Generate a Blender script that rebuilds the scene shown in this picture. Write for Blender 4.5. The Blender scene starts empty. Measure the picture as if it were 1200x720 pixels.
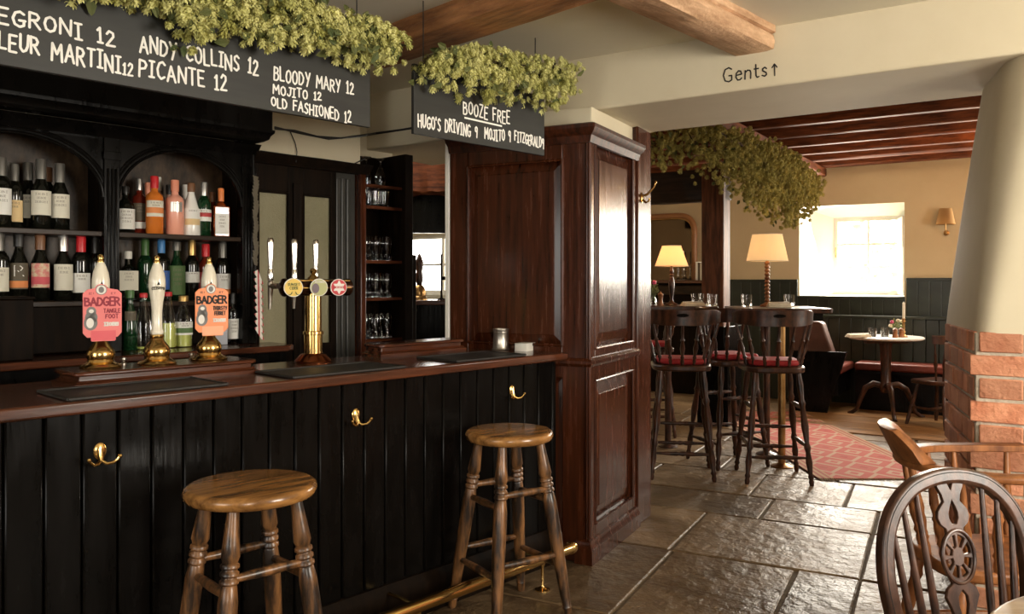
import bpy, math, random
from math import pi, sin, cos, radians, sqrt
from mathutils import Vector, Matrix
random.seed(7)
S = bpy.context.scene
COL = S.collection

# ------------------------------------------------------------------ camera, world, lights
FPX, EYE, HOR = 955.0, 1.45, 330.0            # focal length in px of a 1200 px frame, eye height, horizon row
cam = bpy.data.cameras.new('camera'); camo = bpy.data.objects.new('camera', cam); COL.objects.link(camo)
camo.location = (0, 0, EYE); camo.rotation_euler = (pi/2, 0, 0)
cam.sensor_width = 36; cam.lens = 36*FPX/1200; cam.shift_y = -(360-HOR)/1200
cam.clip_start = .05
S.camera = camo
S.view_settings.view_transform = 'Standard'; S.view_settings.look = 'None'
S.view_settings.gamma = 1; S.view_settings.use_curve_mapping = False
S.view_settings.exposure = 0.75
S.cycles.use_denoising = True
S.cycles.sample_clamp_indirect = 6
S.cycles.caustics_refractive = False; S.cycles.caustics_reflective = False
S.cycles.max_bounces = 10; S.cycles.transparent_max_bounces = 16

W_ = bpy.data.worlds.new('world'); S.world = W_; W_.use_nodes = True
bg = W_.node_tree.nodes['Background']; bg.inputs[0].default_value = (1.0, .97, .90, 1); bg.inputs[1].default_value = 5.0

class Frame:
    def __init__(s, ox, oy, deg): s.ox, s.oy, s.a = ox, oy, radians(deg); s.c, s.s = cos(s.a), sin(s.a)
    def w(s, x, y): return s.ox + x*s.c - y*s.s, s.oy + x*s.s + y*s.c
    def loc(s, X, Y):
        dx, dy = X-s.ox, Y-s.oy
        return dx*s.c + dy*s.s, -dx*s.s + dy*s.c
    def on(s, px, py, x=None, y=None, z=None):
        """where the photo's line of sight through a pixel meets a known plane of the room"""
        d = ((px-600)/FPX, 1.0, -(py-HOR)/FPX)
        lx, ly = d[0]*s.c + d[1]*s.s, -d[0]*s.s + d[1]*s.c
        o = s.loc(0, 0)
        t = (x-o[0])/lx if x is not None else (y-o[1])/ly if y is not None else (z-EYE)/d[2]
        return o[0]+t*lx, o[1]+t*ly, EYE+t*d[2]
BAR = Frame(-1.468, 2.337, 47.0)      # x along the bar front, y towards the back bar
CAB = Frame(.395, 4.18, 62.4)         # panelled cupboard and the flagstones: x away, y left
WAL = Frame(.415, 4.40, -32.9)        # plaster header and the window wall: x right, y into the back room
WLD = Frame(0, 0, 0)

def area(name, loc, target, sx, sy, power, col):
    l = bpy.data.lights.new(name, 'AREA'); l.shape = 'RECTANGLE'; l.size = sx; l.size_y = sy; l.energy = power; l.color = col
    o = bpy.data.objects.new(name, l); COL.objects.link(o); o.location = loc
    o.rotation_euler = (Vector(target)-Vector(loc)).to_track_quat('-Z', 'Y').to_euler(); return o
def point(name, loc, power, col, r=.04):
    l = bpy.data.lights.new(name, 'POINT'); l.energy = power; l.color = col; l.shadow_soft_size = r
    o = bpy.data.objects.new(name, l); COL.objects.link(o); o.location = loc; return o
DAY = (1.0, .91, .77); WARM = (1.0, .62, .28)
# daylight through the windows of the front room (behind and to the right of the camera) and of the back room
area('daylight_right_window', (3.0, .6, 1.75), (.0, 3.4, 1.7), 1.2, 1.4, 70, DAY)
area('daylight_rear_window', (.6, -2.6, 1.8), (-.3, 3.5, 1.6), 1.4, 1.3, 42, DAY)
wx, wy = WAL.w(.17, 6.45); tx, ty = WAL.w(-.9, 0)
area('daylight_back_window', (wx, wy, 1.82), (tx, ty, .4), 1.0, 1.0, 80, DAY)
wx, wy = WAL.w(1.85, 6.40); tx, ty = WAL.w(.4, 0)
area('daylight_second_window', (wx, wy, 1.85), (tx, ty, .8), .8, 1.0, 42, DAY)
wx, wy = WAL.w(3.85, 3.2); tx, ty = WAL.w(0, 3.4)
area('daylight_side_window', (wx, wy, 1.85), (tx, ty, 1.0), 1.2, 1.1, 30, DAY)

# ------------------------------------------------------------------ mesh helper
class MB:
    def __init__(s): s.v = []; s.f = []; s.m = []; s.mi = 0
    def add(s, vs, fs):
        n = len(s.v); s.v += [tuple(p) for p in vs]
        for f in fs: s.f.append(tuple(n+i for i in f)); s.m.append(s.mi)
        return s
    def bb(s, x0, x1, y0, y1, z0, z1):
        vs = [(x, y, z) for x in (x0, x1) for y in (y0, y1) for z in (z0, z1)]
        return s.add(vs, [(0,1,3,2), (4,6,7,5), (0,4,5,1), (2,3,7,6), (0,2,6,4), (1,5,7,3)])
    def prism(s, poly, h0, h1, fn=lambda a, b, h: (a, b, h)):
        n = len(poly)
        vs = [fn(a, b, h0) for a, b in poly] + [fn(a, b, h1) for a, b in poly]
        return s.add(vs, [tuple(range(n))[::-1], tuple(range(n, 2*n))] + [(i, (i+1) % n, n+(i+1) % n, n+i) for i in range(n)])
    def xz(s, poly, y0, y1): return s.prism(poly, y0, y1, lambda a, b, h: (a, h, b))
    def yz(s, poly, x0, x1): return s.prism(poly, x0, x1, lambda a, b, h: (h, a, b))
    def lathe(s, prof, at=(0,0,0), axis=(0,0,1), n=20, sx=1, sy=1):
        q = Vector((0,0,1)).rotation_difference(Vector(axis).normalized()); at = Vector(at)
        vs = []; idx = []
        for r, z in prof:
            if r < 1e-6: idx.append([len(vs)]); vs.append(at + q @ Vector((0,0,z)))
            else:
                idx.append(list(range(len(vs), len(vs)+n)))
                for i in range(n): vs.append(at + q @ Vector((r*sx*cos(2*pi*i/n), r*sy*sin(2*pi*i/n), z)))
        fs = []
        for a, b in zip(idx, idx[1:]):
            for i in range(n):
                j = (i+1) % n
                if len(a) == 1 and len(b) == 1: continue
                if len(a) == 1: fs.append((a[0], b[j], b[i]))
                elif len(b) == 1: fs.append((a[i], a[j], b[0]))
                else: fs.append((a[i], a[j], b[j], b[i]))
        if len(idx[0]) > 1: fs.append(tuple(idx[0][::-1]))
        if len(idx[-1]) > 1: fs.append(tuple(idx[-1]))
        return s.add(vs, fs)
    def turned(s, A, B, prof, n=12):
        A, B = Vector(A), Vector(B); L = (B-A).length
        return s.lathe([(r, t*L) for t, r in prof], A, B-A, n)
    def tube(s, pts, rad, n=10, flat=1.0, closed=False, up=None):
        P = [Vector(p) for p in pts]; m = len(P)
        R = rad if isinstance(rad, (list, tuple)) else [rad]*m
        vs = []; prev = None
        for i, p in enumerate(P):
            a = P[(i-1) % m] if closed or i else P[0]; b = P[(i+1) % m] if closed or i < m-1 else P[-1]
            t = (b-a).normalized()
            if up is not None: nrm = Vector(up) - t*t.dot(Vector(up)); nrm.normalize()
            elif prev is None:
                h = Vector((0,0,1)) if abs(t.z) < .9 else Vector((1,0,0)); nrm = (h - t*h.dot(t)).normalized()
            else: nrm = (prev - t*prev.dot(t)).normalized()
            prev = nrm; bi = t.cross(nrm)
            for k in range(n):
                an = 2*pi*k/n; vs.append(p + nrm*(R[i]*cos(an)) + bi*(R[i]*flat*sin(an)))
        fs = []
        for i in range(m if closed else m-1):
            for k in range(n):
                a, b = i*n, ((i+1) % m)*n; j = (k+1) % n
                fs.append((a+k, a+j, b+j, b+k))
        if not closed: fs += [tuple(range(n))[::-1], tuple(range((m-1)*n, m*n))]
        return s.add(vs, fs)
    def sweep(s, pts, sect, closed=False):
        """sect: list of (outward, up) offsets; pts: (x, y, z, nx, ny) with horizontal outward normal"""
        n = len(sect); vs = []
        for x, y, z, nx, ny in pts:
            for o, u in sect: vs.append((x+nx*o, y+ny*o, z+u))
        fs = []; m = len(pts)
        for i in range(m if closed else m-1):
            for k in range(n):
                a, b = i*n, ((i+1) % m)*n; j = (k+1) % n
                fs.append((a+k, b+k, b+j, a+j))
        if not closed: fs += [tuple(range(n)), tuple(range((m-1)*n, m*n))[::-1]]
        return s.add(vs, fs)
    def build(s, name, mats, parent=None, frame=None, smooth=38, bevel=0, seg=2, loc=None, rot=None):
        me = bpy.data.meshes.new(name); me.from_pydata(s.v, [], s.f)
        if not isinstance(mats, (list, tuple)): mats = [mats]
        for m in mats: me.materials.append(m)
        if len(mats) > 1: me.polygons.foreach_set('material_index', s.m)
        me.validate(); me.update()
        import bmesh
        b = bmesh.new(); b.from_mesh(me); bmesh.ops.recalc_face_normals(b, faces=b.faces); b.to_mesh(me); b.free()
        if smooth:
            me.shade_smooth(); me.set_sharp_from_angle(angle=radians(smooth))
        o = bpy.data.objects.new(name, me); COL.objects.link(o)
        if parent: o.parent = parent
        if frame: o.location = (frame.ox, frame.oy, 0); o.rotation_euler.z = frame.a
        if loc is not None: o.location = loc
        if rot is not None: o.rotation_euler = rot
        if bevel:
            md = o.modifiers.new('bevel', 'BEVEL'); md.width = bevel; md.segments = seg; md.limit_method = 'ANGLE'; md.angle_limit = radians(40)
            md.harden_normals = False
        return o
def structure(o): o['kind'] = 'structure'; return o
def tag(o, label, cat, group=None):
    o['label'] = label; o['category'] = cat
    if group: o['group'] = group
    return o
def thing(name, label, cat, frame, x, y, z=0, rz=0, group=None):
    o = bpy.data.objects.new(name, None); COL.objects.link(o); X, Y = frame.w(x, y)
    o.location = (X, Y, z); o.rotation_euler.z = frame.a + rz; o.empty_display_size = .05
    return tag(o, label, cat, group)
def dup(o, parent=None):
    c = o.copy(); COL.objects.link(c)
    if parent: c.parent = parent
    for ch in list(o.children): dup(ch, c)
    return c

# ------------------------------------------------------------------ materials
def mat(name, col, rough=.5, metal=0, col2=None, scale=(1,1,1), noise=5, ramp=(.35,.65), bump=0, bscale=None, bnoise=None,
        trans=0, ior=1.45, emit=0, ecol=None, coat=0, spec=.5, detail=5, rvar=0, sss=0):
    m = bpy.data.materials.new(name); m.use_nodes = True; nt = m.node_tree; N = nt.nodes; L = nt.links
    p = N['Principled BSDF']; p.inputs['Base Color'].default_value = (*col, 1); p.inputs['Roughness'].default_value = rough
    p.inputs['Metallic'].default_value = metal; p.inputs['IOR'].default_value = ior; p.inputs['Transmission Weight'].default_value = trans
    p.inputs['Coat Weight'].default_value = coat; p.inputs['Coat Roughness'].default_value = .12; p.inputs['Specular IOR Level'].default_value = spec
    if sss: p.inputs['Subsurface Weight'].default_value = sss; p.inputs['Subsurface Scale'].default_value = .01
    if emit: p.inputs['Emission Color'].default_value = (*(ecol or col), 1); p.inputs['Emission Strength'].default_value = emit
    if col2 or bump or rvar:
        tc = N.new('ShaderNodeTexCoord'); mp = N.new('ShaderNodeMapping'); mp.inputs['Scale'].default_value = scale
        L.new(tc.outputs['Object'], mp.inputs[0])
        nz = N.new('ShaderNodeTexNoise'); nz.inputs['Scale'].default_value = noise; nz.inputs['Detail'].default_value = detail; nz.inputs['Roughness'].default_value = .62
        L.new(mp.outputs[0], nz.inputs['Vector'])
        if col2:
            cr = N.new('ShaderNodeValToRGB'); cr.color_ramp.elements[0].position, cr.color_ramp.elements[1].position = ramp
            cr.color_ramp.elements[0].color = (*col, 1); cr.color_ramp.elements[1].color = (*col2, 1)
            L.new(nz.outputs['Fac'], cr.inputs[0]); L.new(cr.outputs[0], p.inputs['Base Color'])
        if rvar:
            mr = N.new('ShaderNodeMapRange'); mr.inputs['To Min'].default_value = rough-rvar; mr.inputs['To Max'].default_value = rough+rvar
            mr.inputs['From Min'].default_value = .3; mr.inputs['From Max'].default_value = .7
            L.new(nz.outputs['Fac'], mr.inputs[0]); L.new(mr.outputs[0], p.inputs['Roughness'])
        if bump:
            src = nz
            if bnoise:
                mp2 = N.new('ShaderNodeMapping'); mp2.inputs['Scale'].default_value = bscale or (1,1,1); L.new(tc.outputs['Object'], mp2.inputs[0])
                src = N.new('ShaderNodeTexNoise'); src.inputs['Scale'].default_value = bnoise; src.inputs['Detail'].default_value = 6; L.new(mp2.outputs[0], src.inputs['Vector'])
            bp = N.new('ShaderNodeBump'); bp.inputs['Strength'].default_value = bump; bp.inputs['Distance'].default_value = .01
            L.new(src.outputs['Fac'], bp.inputs['Height']); L.new(bp.outputs[0], p.inputs['Normal'])
    return m
def window_glass(name):
    m = bpy.data.materials.new(name); m.use_nodes = True; nt = m.node_tree; N = nt.nodes; L = nt.links
    N.remove(N['Principled BSDF']); out = N['Material Output']
    a = N.new('ShaderNodeBsdfTransparent'); g = N.new('ShaderNodeBsdfGlossy'); g.inputs['Roughness'].default_value = .02
    mx = N.new('ShaderNodeMixShader'); mx.inputs[0].default_value = .06
    L.new(a.outputs[0], mx.inputs[1]); L.new(g.outputs[0], mx.inputs[2]); L.new(mx.outputs[0], out.inputs[0]); return m

M = {}
M['black'] = mat('black_gloss_paint', (.0030,.0026,.0022), .22, col2=(.0055,.0046,.004), scale=(1,1,.25), noise=14, bump=.10, bscale=(14,14,1.2), bnoise=4, rvar=.07, spec=.13)
M['board_black'] = mat('chalkboard_paint', (.016,.016,.0145), .5, col2=(.027,.027,.023), scale=(.6,1,4), noise=5, rvar=.06)
M['chalk'] = mat('chalk_paint', (.86,.84,.78), .8)
M['mahogany'] = mat('red_brown_wood', (.012,.0036,.0015), .25, col2=(.092,.022,.0065), scale=(7,7,.5), noise=4.5, ramp=(.26,.82), bump=.02, coat=.08, rvar=.05, spec=.4)
M['mahogany_m'] = mat('red_brown_moulding_wood', (.012,.0036,.0015), .5, col2=(.075,.019,.006), scale=(9,9,.8), noise=4, spec=.3)
M['postwood'] = mat('old_post_timber', (.035,.012,.006), .65, col2=(.14,.050,.020), scale=(9,9,.8), noise=4, bump=.25, spec=.25)
M['mahogany_x'] = mat('red_brown_wood_lengthwise', (.028,.009,.004), .25, col2=(.115,.032,.012), scale=(.8,9,9), noise=4, ramp=(.3,.75), bump=.08, coat=.3)
M['bartop'] = mat('bar_top_wood', (.030,.010,.005), .24, col2=(.12,.035,.014), scale=(.7,10,10), noise=4, ramp=(.3,.75), bump=.06, coat=.35)
M['backdark'] = mat('dark_stained_wood', (.004,.0027,.0017), .5, col2=(.012,.0065,.0035), scale=(8,8,1), noise=4, bump=.08, spec=.06)
M['backdark_x'] = mat('dark_stained_shelf_wood', (.012,.007,.004), .36, col2=(.035,.018,.009), scale=(1,9,9), noise=4, bump=.1, spec=.2)
M['oak'] = mat('stool_seat_wood', (.10,.040,.010), .27, col2=(.42,.20,.058), scale=(1.2,11,11), noise=2.6, ramp=(.33,.66), bump=.04, coat=.35)
M['oakleg'] = mat('stool_leg_wood', (.018,.010,.006), .36, col2=(.30,.135,.046), scale=(9,9,1.6), noise=2.6, ramp=(.42,.70), bump=.12, coat=.15)
M['chair'] = mat('dark_chair_wood', (.012,.004,.002), .34, col2=(.080,.027,.011), scale=(5,5,2), noise=5, bump=.03, coat=.05, spec=.4)
M['chairworn'] = mat('worn_dark_chair_wood', (.022,.009,.005), .36, col2=(.085,.036,.020), scale=(6,6,3), noise=5, bump=.15, coat=.1)
M['honey'] = mat('honey_chair_wood', (.12,.038,.011), .42, col2=(.32,.125,.04), scale=(6,6,2), noise=3, bump=.05, coat=.05, spec=.35)
M['beam'] = mat('old_timber', (.13,.046,.015), .55, col2=(.52,.24,.095), scale=(1.2,7,7), noise=3.5, ramp=(.28,.72), bump=.75, bscale=(5,9,9), bnoise=5)
M['beam2'] = mat('pale_old_timber', (.34,.18,.09), .6, col2=(.76,.50,.31), scale=(1.5,7,7), noise=3.5, ramp=(.25,.7), bump=.8, bscale=(6,9,9), bnoise=6)
M['joist'] = mat('ceiling_joist_timber', (.045,.012,.005), .7, spec=.2, col2=(.17,.048,.015), scale=(1,8,8), noise=4, bump=.25)
M['plaster'] = mat('cream_plaster', (.58,.51,.36), .75, col2=(.63,.56,.405), scale=(1,1,1), noise=2, bump=.12, bnoise=9)
M['ceilp'] = mat('ceiling_plaster', (.68,.63,.50), .8, col2=(.72,.67,.54), noise=1.5, bump=.1, bnoise=8)
M['plasterb'] = mat('warm_room_plaster', (.50,.40,.245), .8, col2=(.54,.44,.275), noise=2, bump=.1, bnoise=9)
M['white'] = mat('white_gloss_paint', (.74,.71,.63), .4)
M['reveal'] = mat('window_reveal_paint', (.80,.77,.69), .6)
M['green'] = mat('dark_green_paint', (.013,.016,.009), .32, col2=(.021,.026,.016), noise=6, bump=.05)
M['brass'] = mat('polished_brass', (.72,.47,.17), .2, metal=1, bump=.02, noise=30)
M['brassold'] = mat('aged_brass', (.28,.15,.055), .34, metal=1, col2=(.50,.30,.12), noise=8)
M['copper'] = mat('copper_collar', (.42,.13,.05), .22, metal=1)
M['chrome'] = mat('chrome', (.78,.75,.70), .14, metal=1)
M['pewter'] = mat('brushed_metal', (.52,.48,.42), .34, metal=1, bump=.05, noise=60)
M['ceramic'] = mat('cream_ceramic', (.80,.74,.60), .18, coat=.5)
M['rubber'] = mat('black_rubber_mat', (.022,.020,.017), .55, bump=.25, noise=220, detail=1)
M['red'] = mat('red_seat_fabric', (.30,.012,.014), .7, col2=(.38,.02,.02), noise=40)
M['redleather'] = mat('red_brown_leather', (.11,.022,.014), .42, col2=(.16,.034,.02), noise=10)
M['tan'] = mat('tan_leather', (.05,.018,.009), .6, col2=(.075,.028,.014), noise=8)
M['paper'] = mat('white_paper', (.78,.75,.68), .7)
M['linen'] = mat('linen_napkin', (.62,.52,.38), .9, col2=(.70,.60,.46), noise=30)
M['ink'] = mat('black_ink', (.02,.018,.016), .7)
M['glass'] = mat('clear_glass', (1,1,1), .01, trans=1, ior=1.45)
M['pane'] = window_glass('window_pane')
M['hop'] = mat('hop_cone', (.37,.36,.09), .8, col2=(.76,.73,.31), noise=9, sss=0)
M['hop2'] = mat('dried_hop_cone', (.21,.18,.035), .8, col2=(.40,.33,.09), noise=9)
M['hopleaf'] = mat('hop_leaf', (.055,.075,.018), .7, col2=(.13,.13,.035), noise=8)
M['vine'] = mat('hop_vine', (.05,.035,.012), .8)
M['cable'] = mat('black_cable', (.012,.011,.010), .5)
def thin_glass(name):
    m = bpy.data.materials.new(name); m.use_nodes = True; nt = m.node_tree; N = nt.nodes; L = nt.links
    N.remove(N['Principled BSDF']); a = N.new('ShaderNodeBsdfTransparent'); a.inputs[0].default_value = (.95,.96,.94,1); g = N.new('ShaderNodeBsdfGlossy'); g.inputs['Roughness'].default_value = .04
    lw = N.new('ShaderNodeLayerWeight'); lw.inputs[0].default_value = .5; mx = N.new('ShaderNodeMixShader'); L.new(lw.outputs['Facing'], mx.inputs[0])
    L.new(a.outputs[0], mx.inputs[1]); L.new(g.outputs[0], mx.inputs[2]); L.new(mx.outputs[0], N['Material Output'].inputs[0]); return m
M['thinglass'] = thin_glass('thin_clear_glass')
def obscured(name):
    return mat(name, (.20,.18,.10), .42, col2=(.27,.24,.145), noise=2, bump=.5, bnoise=160, spec=.4)
M['obscured'] = obscured('obscured_glass')

# ------------------------------------------------------------------ hand lettering
FONT = {
'A': (.62, [[(0,0),(.31,1),(.62,0)], [(.10,.36),(.53,.36)]]), 'B': (.52, [[(0,0),(0,1),(.38,.93),(.44,.75),(.34,.57),(0,.52)], [(.34,.55),(.52,.38),(.48,.12),(.3,0),(0,0)]]),
'C': (.55, [[(.55,.85),(.38,1),(.14,.9),(0,.55),(.08,.18),(.3,0),(.55,.14)]]), 'D': (.55, [[(0,0),(0,1),(.32,.93),(.55,.6),(.5,.25),(.28,0),(0,0)]]),
'E': (.46, [[(.46,1),(0,1),(0,0),(.46,0)], [(0,.52),(.38,.52)]]), 'F': (.46, [[(.46,1),(0,1),(0,0)], [(0,.52),(.36,.52)]]),
'G': (.6, [[(.55,.86),(.36,1),(.12,.88),(0,.5),(.1,.12),(.35,0),(.55,.12),(.56,.42)], [(.32,.42),(.62,.44)]]), 'H': (.55, [[(0,0),(0,1)], [(.55,0),(.55,1)], [(0,.5),(.55,.5)]]),
'I': (.36, [[(.18,0),(.18,1)], [(0,1),(.36,1)], [(0,0),(.36,0)]]), 'J': (.42, [[(.42,1),(.38,.2),(.24,0),(.06,.05),(0,.2)], [(.2,1),(.5,1)]]),
'K': (.52, [[(0,0),(0,1)], [(.5,1),(.02,.5),(.52,0)]]), 'L': (.44, [[(0,1),(0,0),(.44,0)]]),
'M': (.74, [[(0,0),(.06,1),(.37,.4),(.68,1),(.74,0)]]), 'N': (.58, [[(0,0),(0,1),(.56,0),(.58,1)]]),
'O': (.58, [[(.29,1),(.08,.85),(0,.5),(.08,.14),(.29,0),(.5,.14),(.58,.5),(.5,.86),(.29,1)]]), 'P': (.5, [[(0,0),(0,1),(.36,.95),(.5,.76),(.4,.54),(0,.46)]]),
'Q': (.58, [[(.29,1),(.08,.85),(0,.5),(.08,.14),(.29,0),(.5,.14),(.58,.5),(.5,.86),(.29,1)], [(.36,.25),(.6,-.06)]]), 'R': (.54, [[(0,0),(0,1),(.36,.95),(.48,.76),(.38,.55),(0,.48)], [(.2,.5),(.54,0)]]),
'S': (.48, [[(.46,.86),(.28,1),(.06,.88),(.06,.66),(.4,.4),(.44,.16),(.24,0),(0,.12)]]), 'T': (.54, [[(.27,0),(.27,1)], [(0,1),(.54,1)]]),
'U': (.54, [[(0,1),(.03,.2),(.22,0),(.42,.1),(.52,.35),(.54,1)]]), 'V': (.55, [[(0,1),(.27,0),(.55,1)]]), 'Y': (.54, [[(0,1),(.27,.5)], [(.54,1),(.2,-.05)]]), 'Z': (.5, [[(0,1),(.5,1),(0,0),(.5,0)]]),
'1': (.26, [[(0,.8),(.15,1),(.15,0)], [(0,0),(.28,0)]]), '2': (.46, [[(.02,.78),(.16,1),(.38,.9),(.4,.66),(0,0),(.48,.02)]]), '9': (.44, [[(.42,.72),(.3,.52),(.06,.6),(.02,.86),(.2,1),(.4,.9),(.42,.7),(.36,0)]]),
"'": (.1, [[(.06,1),(.03,.78)]]), ' ': (.42, []), '!': (.1, [[(.05,1),(.05,.3)], [(.05,.06),(.06,0)]]),
'g_': (.66, [[(.60,.86),(.40,1),(.14,.9),(0,.5),(.12,.1),(.38,0),(.60,.1),(.60,.42),(.40,.42)]]),
'e': (.44, [[(.02,.33),(.42,.36),(.34,.56),(.18,.6),(.03,.44),(.02,.2),(.14,.02),(.32,.02),(.42,.12)]]), 'n': (.44, [[(0,0),(0,.6)], [(0,.45),(.16,.6),(.34,.56),(.4,.4),(.4,0)]]),
't': (.32, [[(.12,.86),(.12,.14),(.2,0),(.32,.04)], [(0,.58),(.3,.58)]]), 's': (.34, [[(.32,.5),(.2,.6),(.05,.52),(.06,.38),(.28,.24),(.31,.1),(.18,0),(.0,.08)]]),
'^': (.3, [[(.15,0),(.15,.9)], [(0,.66),(.15,.95),(.3,.66)]]),
}
def letter(mb, text, x0, x1, base0, base1, h0, h1, width, put, jit=.03, th=.0012, sp=.24):
    """lay stroke lettering between x0..x1; baseline and height change linearly; put(u, v, d) maps the sheet to 3D"""
    keys = list(text) if isinstance(text, str) else text
    adv = []; tot = 0
    for k in keys: adv.append(tot); tot += FONT[k][0] + sp
    tot -= sp
    rnd = random.Random(len(keys)*13 + int(x0*1000))
    for k, a in zip(keys, adv):
        dy = rnd.uniform(-jit, jit); sh = rnd.uniform(.94, 1.06); sl = rnd.uniform(-.04, .04)
        for line in FONT[k][1]:
            pts = []
            for x, y in line:
                t = (a+x)/tot; h = h0+(h1-h0)*t
                pts.append((x0+(x1-x0)*t + sl*y*h, base0+(base1-base0)*t + (y*sh+dy)*h))
            for (ax, ay), (bx, by) in zip(pts, pts[1:]):
                l = sqrt((bx-ax)**2+(by-ay)**2) or 1e-6; nx, ny = -(by-ay)/l*width/2, (bx-ax)/l*width/2
                q = [(ax+nx, ay+ny), (ax-nx, ay-ny), (bx-nx, by-ny), (bx+nx, by+ny)]
                mb.add([put(u, v, 0) for u, v in q] + [put(u, v, th) for u, v in q], [(4,5,6,7), (0,1,5,4), (1,2,6,5), (2,3,7,6), (3,0,4,7)])
            for ax, ay in pts:
                c = [(ax+width/2*cos(pi*i/4), ay+width/2*sin(pi*i/4)) for i in range(8)]
                mb.add([put(u, v, th*1.02) for u, v in c], [tuple(range(8))])

# ------------------------------------------------------------------ floor
def stone_material():
    m = mat('flagstone', (.066,.040,.019), .42, col2=(.20,.130,.068), scale=(1,1,1), noise=2.6, ramp=(.3,.7), bump=1.0, bnoise=13, detail=9, rvar=.12, spec=.4)
    nt = m.node_tree; N = nt.nodes; L = nt.links; p = N['Principled BSDF']
    g = N.new('ShaderNodeNewGeometry'); hsv = N.new('ShaderNodeHueSaturation'); mr = N.new('ShaderNodeMapRange')
    mr.inputs['To Min'].default_value = .65; mr.inputs['To Max'].default_value = 1.3
    L.new(g.outputs['Random Per Island'], mr.inputs[0]); L.new(mr.outputs[0], hsv.inputs['Value'])
    src = p.inputs['Base Color'].links[0].from_socket; L.new(src, hsv.inputs['Color']); L.new(hsv.outputs[0], p.inputs['Base Color'])
    b = [n for n in N if n.type == 'BUMP'][0]; b.inputs['Distance'].default_value = .016
    # a second, finer grain of chips on top of the slow waves
    tc = [n for n in N if n.type == 'TEX_COORD'][0]; vz = N.new('ShaderNodeTexNoise'); vz.inputs['Scale'].default_value = 55; vz.inputs['Detail'].default_value = 5
    L.new(tc.outputs['Object'], vz.inputs['Vector']); b2 = N.new('ShaderNodeBump'); b2.inputs['Strength'].default_value = .45; b2.inputs['Distance'].default_value = .006
    L.new(vz.outputs['Fac'], b2.inputs['Height']); L.new(b.outputs[0], b2.inputs['Normal']); L.new(b2.outputs[0], p.inputs['Normal'])
    return m
M['stone'] = stone_material()
M['mortar'] = mat('pale_mortar', (.085,.062,.037), .9, col2=(.15,.115,.072), noise=20, bump=.4, bnoise=60)
M['planks'] = mat('floor_boards', (.16,.075,.026), .34, col2=(.34,.18,.07), scale=(1,9,9), noise=3, bump=.1)
fl = MB(); fl.mi = 0; fl.bb(-8.5, 12, -9, 9.5, -.10, -.012); fl.mi = 1
rows = [-8, -7.2, -6.5, -5.7, -5.1, -4.3, -3.7, -2.9, -2.2, -1.5, -.55, .41, 1.215, 1.74, 2.42, 2.95, 3.6, 4.2, 4.9, 5.5, 6.2, 6.9, 7.6, 8.3]
rf = random.Random(3)
fixed = {-.55: [-4.1, -3.2, -2.2, -1.25, -.958, -.32, .6], .41: [-4.3, -3.3, -2.3, -1.25, -.30, .7], 1.215: [-4.0, -3.1, -2.0, -1.25, -.62, .25, 1.0], 1.74: [-4.2, -3.0, -1.9, -1.05, -.45, .35, 1.1]}
for a, b in zip(rows, rows[1:]):
    js = fixed.get(a)
    if js:
        js = [-6, -5.2] + js + [1.6, 2.6, 3.4]
    else:
        js = [-6]; 
        while js[-1] < 4.5: js.append(js[-1]+rf.uniform(.5, 1.15))
    for c, d in zip(js, js[1:]):
        g = .008; z = rf.uniform(-.003, .002); w = lambda: rf.uniform(-.006, .006)
        p = [(a+g+w(), c+g+w()), (b-g+w(), c+g+w()), (b-g+w(), d-g+w()), (a+g+w(), d-g+w())]
        q = [(x+(.007 if x < (a+b)/2 else -.007), y+(.007 if y < (c+d)/2 else -.007)) for x, y in p]
        n = len(fl.v)
        fl.add([(x, y, -.05) for x, y in p] + [(x, y, z-.005) for x, y in p] + [(x, y, z) for x, y in q],
               [(8,9,10,11), (0,1,5,4), (1,2,6,5), (2,3,7,6), (3,0,4,7), (4,5,9,8), (5,6,10,9), (6,7,11,10), (7,4,8,11)])
structure(fl.build('floor', [M['mortar'], M['stone']], frame=CAB, smooth=25))
fb = MB()
for i in range(14):
    y0 = 4.35+i*.145
    fb.bb(-.35, 3.9, y0, y0+.141, -.004, .012+random.uniform(0,.002))
structure(fb.build('floor_boards', M['planks'], frame=WAL, bevel=.002))

# ------------------------------------------------------------------ room shell
def wall_open(name, x0, x1, z0, z1, y0, y1, holes, m, frame=WAL, swap=False):
    """box wall with rectangular openings (a0, a1, c0, c1), built from the strips around them"""
    mb = MB(); xs = x0
    def put(a0, a1, c0, c1):
        if a1-a0 > 1e-4 and c1-c0 > 1e-4:
            mb.bb(*((y0, y1, a0, a1) if swap else (a0, a1, y0, y1)), c0, c1)
    for a0, a1, c0, c1 in sorted(holes):
        put(xs, a0, z0, z1); put(a0, a1, z0, c0); put(a0, a1, c1, z1); xs = a1
    put(xs, x1, z0, z1)
    return structure(mb.build(name, m, frame=frame, smooth=0))
M['farwall'] = mat('brown_wall_paint', (.10,.065,.04), .6)
structure(MB().bb(-5.6, 4.5, -6.2, .06, 2.66, 2.72).build('ceiling', M['ceilp'], frame=WAL, smooth=0))
structure(MB().bb(-2.75, 4.1, .70, 6.9, 2.985, 3.05).build('ceiling_back_room', M['ceilp'], frame=WAL, smooth=0))
hd = MB(); hd.xz([(-1.70,2.30), (-.30,2.315), (.05,2.372), (1.2,2.378), (3.5,2.385), (3.5,3.0), (-1.70,3.0)], 0, .78)
structure(hd.build('wall_header', M['plaster'], frame=WAL, smooth=0, bevel=.012))
structure(MB().bb(.09, .86, .022, .83, 2.255, 2.368).build('wall_block_over_cupboard', M['plaster'], frame=CAB, smooth=0, bevel=.006))
WW = 6.33
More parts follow.
